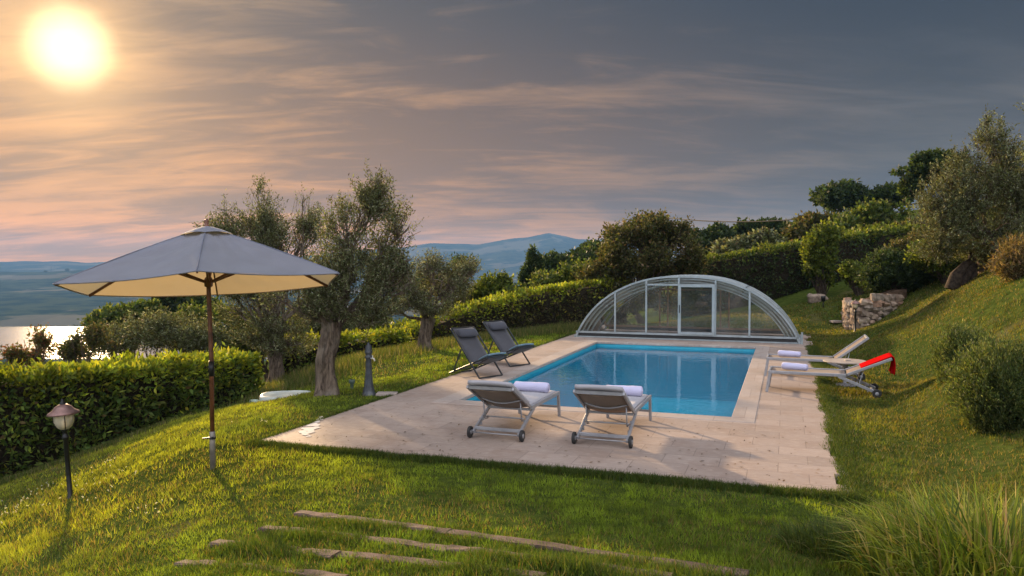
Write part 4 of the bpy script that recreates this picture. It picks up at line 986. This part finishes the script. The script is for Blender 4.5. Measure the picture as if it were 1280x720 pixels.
tp_ = UT((0, 0, hubz+.3)); MB().tube([(0, 0, .30), (0, 0, 1.2), TH-Vector((0, 0, .2)), TH, UT((0, 0, .15)), tp_], .0235, 14).build('pole', M['wood'], um)
MB().lathe([(.026, 0), (.029, 0), (.029, .16), (.026, .16)], (0, 0, 1.0), 14).build('joint_sleeve', M['black'], um)
sl_ = MB().lathe([(.029, -.05), (.030, -.05), (.030, .40), (.027, .405)], (0, 0, 0), 14).build('ground_sleeve', simple('galvanised_sleeve', (.26,.23,.20), .5, .3, .2, 8), um)
MB().bar((-.10, -.02, .33), (.02, -.03, .345), .016).build('clamp_handle', M['black'], sl_)
MB().lathe([(.036, .0), (.038, .0), (.038, .02), (.036, .02)], (0, 0, .325), 14).build('clamp_band', M['black'], sl_)

# ---------------------------------------------------------------- garden lamps
def lantern(loc, H, label, lean=0., sc=1.):
    o = empty('garden_lamp', loc, label, 'garden lamp'); o.rotation_euler = (0, lean, 0)
    hp_ = H-.36*sc
    MB().lathe([(.045, -.05), (.045, .0), (.028, .03), (.026, hp_-.1), (.035, hp_-.09), (.04, hp_-.06), (.03, hp_-.04), (.022, hp_), (.045, hp_+.02), (.05, hp_+.03)], (0, 0, 0), 16).build('post', M['black'], o)
    z = hp_+.03
    MB().lathe([(.05*sc, z), (.085*sc, z+.03*sc), (.108*sc, z+.09*sc), (.112*sc, z+.16*sc), (.105*sc, z+.19*sc)], (0, 0, 0), 20).build('glass_globe', M['lampglass'], o)
    cg = MB()
    for k in range(4):
        a = k*pi/2+.6; cg.tube([(r*sc*math.cos(a), r*sc*math.sin(a), z+zz*sc) for r, zz in ((.054, 0), (.09, .03), (.113, .09), (.117, .16), (.112, .195))], .005, 6)
    cg.build('globe_cage', M['black'], o)
    MB().lathe([(.03*sc, z+.02), (.035*sc, z+.10*sc), (.02*sc, z+.13*sc), (0, z+.135*sc)], (0, 0, 0), 12).build('bulb', simple('frosted_bulb', (.8, .72, .55), .4), o)
    MB().lathe([(.165*sc, z+.175*sc), (.178*sc, z+.178*sc), (.165*sc, z+.20*sc), (.12*sc, z+.225*sc), (.09*sc, z+.265*sc), (.05*sc, z+.29*sc), (.0, z+.30*sc)], (0, 0, 0), 24).build('cap', M['copper'], o)
    MB().lathe([(.03*sc, z+.29*sc), (.035*sc, z+.31*sc), (.015*sc, z+.325*sc), (.022*sc, z+.34*sc), (0, z+.36*sc)], (0, 0, 0), 12).build('finial', M['black'], o)
    return o
lb_ = G(88, 622); lantern(lb_, 1.17*lb_.y/9.4, 'leaning black garden lantern with copper cap on the left lawn', rad(-3.6))
rb_ = P(1069, 416, 23.6); rb_.z = gz(rb_.x, rb_.y); lantern(rb_, .95, 'small garden lantern in front of the round stone wall', 0, .8)

# ---------------------------------------------------------------- bollard standpipe, stub light, covers
g = G(461, 494)
bo = empty('standpipe_post', g, 'dark grey cast iron fluted standpipe post beside the thick olive', 'standpipe')
pf = [(.115, 0), (.115, .03), (.095, .05), (.09, .09), (.075, .14), (.058, .30), (.048, .50), (.046, .60), (.058, .62), (.062, .645), (.052, .66), (.050, .69), (.064, .705), (.064, .73), (.054, .75), (.056, .79), (.045, .83), (.02, .85), (.02, .87), (.0, .885)]
vs = []; ns = 32
for (r, z) in pf:
    for k in range(ns):
        a = 2*pi*k/ns; q = r*(1+(.07*math.cos(8*a) if .08 < z < .61 else 0)); vs.append((q*math.cos(a), q*math.sin(a), z))
MB().add(vs, [(i*ns+k, i*ns+(k+1) % ns, (i+1)*ns+(k+1) % ns, (i+1)*ns+k) for i in range(len(pf)-1) for k in range(ns)], True).build('column', M['iron'], bo)
tp = MB(); tp.tube([(.04, -.03, .62), (.10, -.07, .62), (.115, -.08, .58)], .012, 8); tp.bar((.075, -.05, .62), (.075, -.05, .67), .012); tp.build('tap', M['tin'], bo)
MB().box((.30, .0, .02), (.34, .22, .05), None, .01).build('drain_stone', M['coping'], bo)
g = G(440, 487)
sb = empty('stub_light', g, 'short green spotlight stub in the grass by the olive trunk', 'garden light')
MB().lathe([(.03, 0), (.032, .10), (.05, .12), (.055, .17), (.045, .18)], (0, 0, 0), 14).build('housing', simple('green_metal', (.09, .13, .10), .5), sb)
MB().lathe([(0, .172), (.045, .172)], (0, 0, 0), 14).build('lens', M['lampglass'], sb)
# white tank cover
g = G(358, 497); cvb = empty('tank_cover', g+Vector((0, 0, .03)), 'pale oval plastic tank cover lying on the slope under the olives', 'cover', rad(12))
cm = MB(); n = 36
def ov(rx, ry, z): return [(rx*math.copysign(abs(math.cos(a))**.7, math.cos(a)), ry*math.copysign(abs(math.sin(a))**.7, math.sin(a)), z) for a in np.linspace(0, 2*pi, n, endpoint=False)]
rings = ov(.50, .42, -.10)+ov(.50, .42, .02)+ov(.48, .40, .045)+ov(.43, .35, .05)+ov(.41, .33, .035)+ov(.2, .16, .045)
cm.add(rings, [(i*n+k, i*n+(k+1) % n, (i+1)*n+(k+1) % n, (i+1)*n+k) for i in range(5) for k in range(n)]+[tuple(5*n+k for k in range(n))], True)
cm.build('lid', M['plastic_w'], cvb)
g = G(302, 506); MBp = MB(); MBp.tube([G(284, 508)+Vector((0, 0, .02)), G(296, 505)+Vector((0, 0, .035)), G(312, 504)+Vector((0, 0, .03)), G(322, 504)+Vector((0, 0, .02))], [.05, .06, .06, .05], 10)
tag(MBp.build('drain_pipe', simple('pale_green_plastic', (.30, .38, .30), .5)), 'pale green pipe half buried left of the tank cover', 'pipe')

# ---------------------------------------------------------------- loungers (x across, +y towards the head, 0 at the foot end)
def sling_fn(path, hw, sag=.02):
    cum = np.r_[0, np.cumsum([math.hypot(path[i+1][0]-path[i][0], path[i+1][1]-path[i][1]) for i in range(len(path)-1)])]; cum = cum/cum[-1]
    def fn(s, t):
        y_ = float(np.interp(t, cum, [p[0] for p in path])); z_ = float(np.interp(t, cum, [p[1] for p in path]))
        return ((s-.5)*2*hw, y_, z_-sag*math.sin(pi*s))
    return fn
def lounger(label, loc, rz, back=30, pad=False, group='grey framed sun loungers by the pool'):
    o = empty('sun_lounger', loc, label, 'sun lounger', rz, group); hw = .30; zs = .34; yh = 1.22; LB = .74
    a = rad(back); hy, hz = yh+LB*math.cos(a), zs+LB*math.sin(a)
    f = MB()
    for s in (-1, 1): f.bar((s*hw, 0, zs), (s*hw, yh, zs), .035, .05, bev=.006)
    f.bar((-hw+.018, .02, zs), (hw-.018, .02, zs), .035, .04, bev=.006); f.bar((-hw+.018, yh-.02, zs-.03), (hw-.018, yh-.02, zs-.03), .03, .03)
    f.build('seat_frame', M['lframe'], o)
    f = MB()
    for s in (-1, 1): f.bar((s*(hw-.004), yh+.01, zs+.01), (s*(hw-.004), hy, hz), .03, .045, bev=.006)
    f.bar((-hw+.02, hy-.02*math.cos(a), hz-.02*math.sin(a)), (hw-.02, hy-.02*math.cos(a), hz-.02*math.sin(a)), .03, .04)
    # curved brace across the back
    q = []
    for i in range(9):
        s = i/8; q.append(((s-.5)*2*(hw-.02), yh+LB*.42*math.cos(a)+.03*math.sin(pi*s)*math.sin(a), zs+LB*.42*math.sin(a)-.055*math.sin(pi*s)))
    f.tube(q, .011, 8)
    f.build('back_frame', M['lframe'], o)
    MB().grid(sling_fn([(.04, zs+.012), (yh-.01, zs+.012)], hw-.012, .02), 6, 12, True, .006).build('seat_sling', M['sling'], o)
    ca, sa = math.cos(a), math.sin(a)
    MB().grid(sling_fn([(yh+.02, zs+.02), (hy-.02*ca, hz-.02*sa+.004)], hw-.018, .035), 6, 10, True, .006).build('back_sling', M['sling'], o)
    for s in (-1, 1):
        MB().bar((s*hw, .03, zs-.02), (s*hw, -.02, 0), .035, .05, bev=.005).build('leg', M['lframe'], o)
        lg = MB().bar((s*(hw+.002), yh-.12, zs-.02), (s*(hw+.002), yh+.47, .075), .03, .048, bev=.005).build('leg', M['lframe'], o)
        wh = MB(); Mx = Matrix.Rotation(pi/2, 3, 'Y'); cxx = s*(hw+.045)
        wh.lathe([(.0, -.014), (.05, -.016), (.058, -.018), (.07, -.016), (.073, 0), (.07, .016), (.058, .018), (.05, .016), (0, .014)], (cxx, yh+.46, .073), 22, True, Mx)
        w_ = wh.build('wheel', M['rubber'], o)
        hb = MB(); hb.lathe([(.0, -.021), (.024, -.021), (.03, -.017), (.03, .017), (.024, .021), (.0, .021)], (cxx, yh+.46, .073), 14, True, Mx); hb.build('wheel_hub', M['lframe'], w_)
        # ratchet strut
        st = MB(); st.tube([(s*(hw-.05), yh+.26, zs+.26*math.tan(a)-.03), (s*(hw-.05), yh+.20, .20), (s*(hw-.05), yh+.10, .19)], .009, 8)
        for k in range(4): st.box((s*(hw-.02), yh+.12+k*.07, .238-k*.045), (.02, .02, .035))
        st.build('ratchet', M['lframe'], o)
    cb = MB(); cb.bar((-hw, yh+.40, .115), (hw, yh+.40, .115), .028, .042, bev=.005); cb.tube([(-hw+.03, yh+.17, .225), (hw-.03, yh+.17, .225)], .010, 8); cb.tube([(-hw-.03, yh+.46, .073), (hw+.03, yh+.46, .073)], .008, 8)
    cb.build('crossbar', M['lframe'], o)
    fb = MB(); fb.bar((-hw+.02, .0, .14), (hw-.02, .0, .14), .02, .03); fb.build('foot_stretcher', M['lframe'], o)
    if pad:
        th = .035
        MB().grid(lambda s, t: ((s-.5)*2*(hw-.025), .05+t*(yh-.08), zs+.030+.012*math.sin(pi*s)*(1+.3*math.sin(40*t))), 8, 30, True, .02).build('seat_pad', M['mattress'], o)
        MB().grid(lambda s, t: ((s-.5)*2*(hw-.015), yh+.03+(LB-.0)*t*ca-.045*sa, zs+.035+(LB-.0)*t*sa+.05*ca+.01*math.sin(pi*s)), 8, 12, True, .045).build('back_pad', M['mattress'], o)
    return o
def towel_roll(label, c, rz, L=.44, r=.065, m='towel', group=None):
    o = empty('rolled_towel', c, label, 'towel', rz, group); t = MB(); n = 22
    pts = [(-L/2, r*.55), (-L/2+.006, r*.93), (-L/2+.03, r), (-L*.2, r*1.03), (-L*.15, r*.97), (L*.05, r*1.02), (L*.3, r*.98), (L/2-.03, r*1.01), (L/2-.006, r*.94), (L/2, r*.55)]
    Mx = Matrix.Rotation(pi/2, 3, 'Y'); vs = []
    for (xx, rr) in pts:
        for k in range(n):
            a = 2*pi*k/n; q = rr*(1+.035*math.sin(2*a+xx*9)+.025*math.sin(5*a+xx*23)); vs.append((xx, math.cos(a)*q, r*.97+math.sin(a)*q*.95))
    t.add(vs, [(i*n+k, i*n+(k+1) % n, (i+1)*n+(k+1) % n, (i+1)*n+k) for i in range(len(pts)-1) for k in range(n)], True)
    t.build('roll', M[m], o)
    for s in (-1, 1):            # wound end
        sp_ = MB(); q = []
        for i in range(40):
            a = i*.5; rr = r*.08+(r*.85)*(i/39); q.append((s*(L/2-.004+.012*(1-i/39)), math.cos(a)*rr, r*.97+math.sin(a)*rr*.95))
        sp_.tube(q, r*.085, 5); sp_.build('roll_end', M[m], o)
    return o
def at_l(o, x, y, z):
    c, s = math.cos(o.rotation_euler.z), math.sin(o.rotation_euler.z); l = o.location; return Vector((l.x+c*x-s*y, l.y+s*x+c*y, l.z+z))
AX = Vector((-.329, -.944, 0))                    # from foot to head for the near pair (towards the viewer)
def foot_from(P_wheel_mid, ax, back=1.68): return P_wheel_mid-ax*back
def yaw(ax): return math.atan2(-ax.x, ax.y)
def grd(px, py): D = F*EYE/(py-328.); return Vector(((px-640)/F*D, D, 0))
w1 = (grd(590, 548.5)+grd(650, 554.5))/2; ax1 = Vector((-.35, -.937, 0)).normalized()
l1 = lounger('sun lounger with white pad at the near left edge of the pool', foot_from(w1, ax1), yaw(ax1), 27, True)
w2 = (grd(719, 556), grd(789, 563)); w2 = (w2[0]+w2[1])/2
l2 = lounger('sun lounger with white pad at the near side of the pool, right of its twin', foot_from(w2, AX), yaw(AX), 27, True)
towel_roll('lavender white rolled towel on the left near lounger', at_l(l1, .02, .26, .375), l1.rotation_euler.z, .50, .072)
towel_roll('lavender white rolled towel on the right near lounger', at_l(l2, .02, .26, .375), l2.rotation_euler.z+.05, .50, .072)
AR = Vector((.944, -.329, 0)); AR2 = Vector((.90, -.436, 0)).normalized()
w3 = P(1086, 493, 13.15); w3.z = 0.; f3 = grd(962, 491)+Vector((.329, .944, 0))*.30
l3 = lounger('sun lounger with a red towel over its low back on the right lawn', f3, yaw(Vector((.935, -.355, 0))), 24)
f4 = grd(959, 471)+Vector((.329, .944, 0))*.30
l4 = lounger('sun lounger with steeply raised bare back behind the round table', f4, yaw(AR), 38)
for l_, lab in ((l3, 'white patterned rolled towel on the foot of the red towelled lounger'), (l4, 'white patterned rolled towel on the foot of the farther lounger')):
    towel_roll(lab, at_l(l_, -.0, .42, .352), l_.rotation_euler.z+1.57-.25, .42, .062)
# red towel on the low back of l3
rt = empty('red_towel', at_l(l3, 0, 0, 0), 'red towel draped over the raised end of the near right lounger', 'towel', l3.rotation_euler.z)
a = rad(24); yh, zs, LB = 1.22, .34, .74
path = [(yh+.22, zs+.22*math.tan(a)+.035), (yh+.45*math.cos(a), zs+.45*math.sin(a)+.04), (yh+LB*math.cos(a), zs+LB*math.sin(a)+.045), (yh+LB*math.cos(a)+.04, zs+LB*math.sin(a)+.02), (yh+LB*math.cos(a)+.05, zs+LB*math.sin(a)-.10), (yh+LB*math.cos(a)+.03, zs+LB*math.sin(a)-.24)]
cum_ = np.r_[0, np.cumsum([math.hypot(path[i+1][0]-path[i][0], path[i+1][1]-path[i][1]) for i in range(len(path)-1)])]; cum_ /= cum_[-1]
def rfn(s, t):
    y_ = float(np.interp(t, cum_, [p[0] for p in path])); z_ = float(np.interp(t, cum_, [p[1] for p in path])); hang = max(0, (t-.62)/.38)
    return ((s-.5)*2*(.27-.07*hang), y_+.03*hang*math.sin(14*s+1), z_+.004*math.sin(9*s)-.03*hang*s)
MB().grid(rfn, 18, 24, True, .016).build('cloth', M['rtowel'], rt)

# round table
tb = P(1056, 480, 14.25); tb.z = gz(tb.x, tb.y)
to = empty('side_table', tb, 'round taupe side table between the two right hand loungers', 'table')
ht_ = .42-tb.z
MB().lathe([(0, ht_), (.36, ht_), (.375, ht_-.006), (.375, ht_-.02), (.36, ht_-.026), (0, ht_-.026)], (0, 0, 0), 40, False).build('table_top', M['wtable'], to)
MB().lathe([(.035, ht_-.026), (.06, ht_-.03), (.06, ht_-.07), (.045, ht_-.08), (.05, ht_-.12), (.028, ht_-.13), (.028, .04), (.05, .03)], (0, 0, 0), 18).build('pedestal', M['lframe'], to)
MB().lathe([(0, .035), (.08, .03), (.19, .01), (.2, 0)], (0, 0, 0), 28).build('base', M['lframe'], to)
MB().box((0.02, -.05, ht_+.012), (.10, .08, .02), None, .006).build('ashtray', M['coping'], to)
# dark gold: ashtray is its own thing
ash = [c for c in to.children if c.name.startswith('ashtray')][0]; ash.parent = None; ash.location = tb; tag(ash, 'small pale dish on the round side table', 'dish')

# ---------------------------------------------------------------- deck chairs (y forward = facing)
def deckchair(label, loc, facing):
    o = empty('deck_chair', loc, label, 'deck chair', math.atan2(-facing.x, facing.y), 'charcoal folding deck chairs'); hw = .30
    top = (-.84, .90); ff = (0, 0); rf = (-.92, 0.012); sf = (.18, .42)
    f = MB()
    for s in (-1, 1): f.bar((s*hw, top[0], top[1]), (s*hw, ff[0], ff[1]+.012), .022, .032, bev=.004)
    f.bar((-hw+.01, top[0], top[1]), (hw-.01, top[0], top[1]), .022, .03); f.bar((-hw+.01, ff[0], .014), (hw-.01, ff[0], .014), .022, .028)
    f.build('back_frame', M['anth'], o)
    f = MB(); h2 = hw-.028
    for s in (-1, 1): f.bar((s*h2, rf[0], rf[1]), (s*h2, sf[0], sf[1]), .022, .032, bev=.004)
    f.bar((-h2, rf[0], rf[1]), (h2, rf[0], rf[1]), .022, .024); f.bar((-h2+.01, sf[0], sf[1]), (h2-.01, sf[0], sf[1]), .022, .03)
    f.build('seat_frame', M['anth'], o)
    f = MB()
    for s in (-1, 1): f.bar((s*(hw+.02), -.50, .52), (s*(hw+.02), -.72, .10), .018, .024); 
    f.bar((-hw-.02, -.72, .10), (hw+.02, -.72, .10), .016)
    f.build('prop_frame', M['anth'], o)
    # sling hangs from top bar, sags to the seat, up to the front bar
    pth = [(-.83, .90), (-.66, .695), (-.50, .52), (-.36, .37), (-.27, .285), (-.18, .262), (-.05, .30), (.08, .36), (.18, .425)]
    MB().grid(sling_fn(pth, hw-.045, .012), 6, 30, True, .005).build('sling', M['dsling'], o)
    pl = MB(); vs = []; n = 14
    prp = [(-.23, .25), (-.225, .75), (-.20, 1), (0, 1.04), (.20, 1), (.225, .75), (.23, .25)]
    c = Vector((0, -.70, .80)); dv = Vector((0, .65, -.76)); nv = Vector((0, .76, .65))
    for (xx, k_) in prp:
        for k in range(n): a_ = 2*pi*k/n; vs.append(c+Vector((xx, 0, 0))+dv*math.cos(a_)*.10*k_+nv*(math.sin(a_)*.042*k_+.02))
    pl.add(vs, [(i*n+k, i*n+(k+1) % n, (i+1)*n+(k+1) % n, (i+1)*n+k) for i in range(len(prp)-1) for k in range(n)]+[tuple(range(n)), tuple((len(prp)-1)*n+k for k in range(n))], True)
    pl.build('headrest', M['dpad'], o)
    return o
FD = Vector((.70, -.714, 0)).normalized()
dc1 = deckchair('charcoal deck chair, left of the pair beside the pool', (grd(600, 475.5)+grd(627, 470))/2, FD)
dc2 = deckchair('charcoal deck chair, right of the pair beside the pool', (grd(638, 460.5)+grd(662, 456))/2, FD)
for d_, lab in ((dc1, 'blue grey folded towel on the left deck chair'), (dc2, 'blue grey folded towel on the right deck chair')):
    t_ = empty('folded_towel', d_.location, lab, 'towel', d_.rotation_euler.z)
    MB().grid(lambda s, t: ((s-.5)*.46, -.12+t*.30, .315+.135*t+.025+.012*math.sin(pi*s)+.02*(1-abs(2*t-1)**4)), 10, 12, True, .035).build('cloth', M['btowel'], t_)

# ---------------------------------------------------------------- stone walls, rocks
def rock(mb, c, r, sq=(1, 1, 1), n=8):
    ph = [random.random()*6 for _ in range(4)]; vs = []; m_ = n
    for i in range(m_+1):
        th = pi*i/m_
        for k in range(2*n):
            a = pi*k/n; d_ = Vector((math.sin(th)*math.cos(a), math.sin(th)*math.sin(a), math.cos(th)))
            e = 1/max(.6, (abs(d_.x)**7+abs(d_.y)**7+abs(d_.z)**7)**(1/7)); q = r*e*(.90+.11*math.sin(3*d_.x*2+ph[0])*math.sin(2.5*d_.y+ph[1])+.10*math.sin(5*d_.z+ph[2]+2*d_.x))
            q *= 1+(random.uniform(-.09, .07) if 0 < i < m_ else 0); vs.append(Vector(c)+Vector((d_.x*sq[0], d_.y*sq[1], d_.z*sq[2]))*q)
    mb.add(vs, [(i*2*n+k, i*2*n+(k+1) % (2*n), (i+1)*2*n+(k+1) % (2*n), (i+1)*2*n+k) for i in range(m_) for k in range(2*n)], n > 6)
def drywall(name, label, pts, hts, m_, sz=.15, thick=.3, jit=1.):
    c0 = Vector((pts[0][0], pts[0][1], gz(*pts[0]))); o = empty(name, c0, label, 'stone wall'); P2 = np.array(pts, float)
    cum = np.r_[0, np.cumsum(np.hypot(*np.diff(P2, axis=0).T))]; TL = cum[-1]; mb = MB(); z = 0.; row = 0
    H = max(hts)
    while z < H:
        h_ = sz*random.uniform(.75, 1.15); s = random.uniform(0, sz)
        while s < TL:
            w_ = sz*random.uniform(.9, 2.0)*jit; sm = s+w_/2; x = np.interp(sm, cum, P2[:, 0]); y = np.interp(sm, cum, P2[:, 1]); hh = np.interp(sm, cum, hts)
            if z < hh-.02:
                q = MB(); rock(q, (0, 0, 0), .53, (w_*1.0, thick*random.uniform(.8, 1), h_*1.06), 4)
                s2 = min(TL, s+w_); dxx = np.interp(s2, cum, P2[:, 0])-np.interp(s, cum, P2[:, 0]); dyy = np.interp(s2, cum, P2[:, 1])-np.interp(s, cum, P2[:, 1]); an = math.atan2(dyy, dxx)
                Mr = Matrix.Rotation(an, 3, 'Z') @ Matrix.Rotation(random.uniform(-.22, .22), 3, 'Y'); g_ = gz(x, y)
                mb.add([Mr @ v_+Vector((x, y, min(g_, c0.z+.15)+z+h_/2-.03))-c0 for v_ in map(Vector, q.v)], q.f, False)
            s += w_*.97
        z += h_*.92; row += 1
    mb.build('stones', M[m_], o)
    # earth behind the stones
    vs = []; 
    for p, h_ in zip(pts, hts):
        dn = Vector((p[0], p[1], 0)).normalized(); gq = gz(*p)
        for (b2, zz) in ((.10, -.1), (.10, h_-.06), (1.0, h_+.05)): vs.append(Vector((p[0]+dn.x*b2, p[1]+dn.y*b2, gq+zz))-c0)
    n = len(pts); MB().add(vs, [(i*3+k, (i+1)*3+k, (i+1)*3+k+1, i*3+k+1) for i in range(n-1) for k in range(2)], True).build('earth_fill', M['soil'], o)
    return o
wp = [(1058, 402, 25.6), (1062, 408, 24.6), (1075, 413, 24.0), (1092, 411, 24.0), (1108, 404, 24.2), (1122, 396, 24.4), (1134, 390, 24.6)]
drywall('retaining_wall', 'low curved retaining wall of rough tan stones below the round bush', [((a-640)/F*D, D) for a, _, D in wp], [.66, .72, .76, .74, .66, .50, .30], 'stone', .20, .34)
wp = [(1212, 350, 20.2), (1230, 348, 20.0), (1250, 345, 19.9), (1268, 343, 19.8)]
drywall('retaining_wall', 'dark dry stone wall beside the split stump on the right bank', [((a-640)/F*D, D) for a, _, D in wp], [.55, .65, .68, .6], 'dstone', .17, .3, 1.6)
# split olive stump
g = P(1203, 352, 19.6); g.z = gz(g.x, g.y)
stp = empty('tree_stump', g, 'dark split olive stump leaning beside the dark stone wall', 'stump')
sm_ = MB()
for (a_, r_) in (([(-.25, 0, -.1), (-.15, 0, .25), (.05, 0, .5), (.28, 0, .68)], [.16, .13, .10, .07]), ([(-.1, .05, -.1), (.12, .05, .2), (.22, 0, .5), (.20, 0, .85)], [.17, .12, .09, .05]), ([(.3, .1, -.1), (.32, .1, .2), (.30, .05, .55)], [.15, .11, .08])): sm_.tube(a_, r_, 10, True, .18)
sm_.build('wood', M['dbark'], stp)
for (px, py, D, r, sq, lab) in ((1022, 372, 28.6, .34, (1, .8, .6), 'single grey brown boulder at the foot of the dark hedge'),):
    g = P(px, py, D); g.z = gz(g.x, g.y)+.1; mb = MB(); rock(mb, (0, 0, 0), r, sq, 8); o = mb.build('boulder', M['stone']); o.location = g; tag(o, lab, 'rock')
g = P(1029, 380, 27.2); g.z = gz(g.x, g.y)
o = empty('spotlight', g, 'small black garden spotlight right of the boulder', 'garden light'); MB().tube([(0, 0, -.05), (0, 0, .22)], .02, 8).build('spike', M['black'], o)
MB().lathe([(0, 0), (.06, .01), (.08, .14), (.075, .2), (0, .2)], (0, 0, .2), 14).build('housing', M['black'], o)
g = P(1046, 396, 25.5); g.z = gz(g.x, g.y)+.04; o = MB().box((0, 0, 0), (.36, .3, .07), None, .012).build('stepping_slab', M['coping']); o.location = g; tag(o, 'small flat pale slab on the grass left of the stone wall', 'slab')
# worn earth path on the right bank
# red-roofed house on the ridge, mostly hidden
g = P(972, 305, 95); hz_ = gz(g.x, g.y)
hs_ = empty('house', (g.x, g.y, hz_), 'distant house with a red tiled roof among the ridge trees', 'house')
zt = P(972, 292, 95).z-hz_
MB().box((0, 0, zt/2-.1), (4.5, 5, zt+.2)).build('wall', M['plaster'], hs_)
MB().add([(-2.6, -2.9, zt-.05), (2.6, -2.9, zt-.05), (2.6, 2.9, zt-.05), (-2.6, 2.9, zt-.05), (-2.6, 0, zt+1.0), (2.6, 0, zt+1.0)], [(0, 1, 5, 4), (2, 3, 4, 5), (1, 2, 5), (3, 0, 4), (0, 3, 2, 1)]).build('roof', M['roof'], hs_)
MB().box((0, -2.51, zt*.55), (.9, .04, 1.1)).build('window', M['black'], hs_)
# overhead cable
A = P(800, 268, 70); B = P(1215, 243, 40); pts = [A.lerp(B, i/24)-Vector((0, 0, 1.0*math.sin(pi*i/24))) for i in range(25)]
tag(MB().tube(pts, .04, 5).build('overhead_cable', M['black']), 'thin sagging overhead cable crossing the sky at right', 'cable')
# mast on the far hill
g = P(64, 337, 3250); z = gz(g.x, g.y); o = empty('radio_mast', (g.x, g.y, z), 'tiny lattice mast on the far hill crest at left', 'mast')
MB().bar((0, 0, 0), (0, 0, 26), 1.2).build('mast_pole', M['anth'], o)
for (px, w_) in ((57, 9), (84, 12)):
    x_ = (px-640)/F*3280; o = empty('hill_tree', (x_, 3280, gz(x_, 3280)), 'lone dark tree on the far hill crest, %s the mast' % ('left of' if px < 64 else 'right of'), 'tree')
    w_ *= .6; cl_ = [(Vector((0, 0, w_*.5)), (w_, w_, w_*.55))]; foliage('crown', o, cl_, 260, 6, 4, 3., 2., 'dark'); MB().tube([(0, 0, -2), (0, 0, 5)], 1.2, 6).build('trunk', M['dbark'], o)

# ---------------------------------------------------------------- haze
HZ = 1.7e-4
hb = MB().box((0, 0, 25), (15000, 15000, 390)); m, q = mat('haze')
pv = q.n('ShaderNodeVolumePrincipled'); pv.inputs['Color'].default_value = (.13, .28, .56, 1); pv.inputs['Density'].default_value = HZ
pv.inputs['Anisotropy'].default_value = .1
q.t.links.new(pv.outputs[0], q.out.inputs['Volume'])
tag(hb.build('haze', m), kind='stuff')
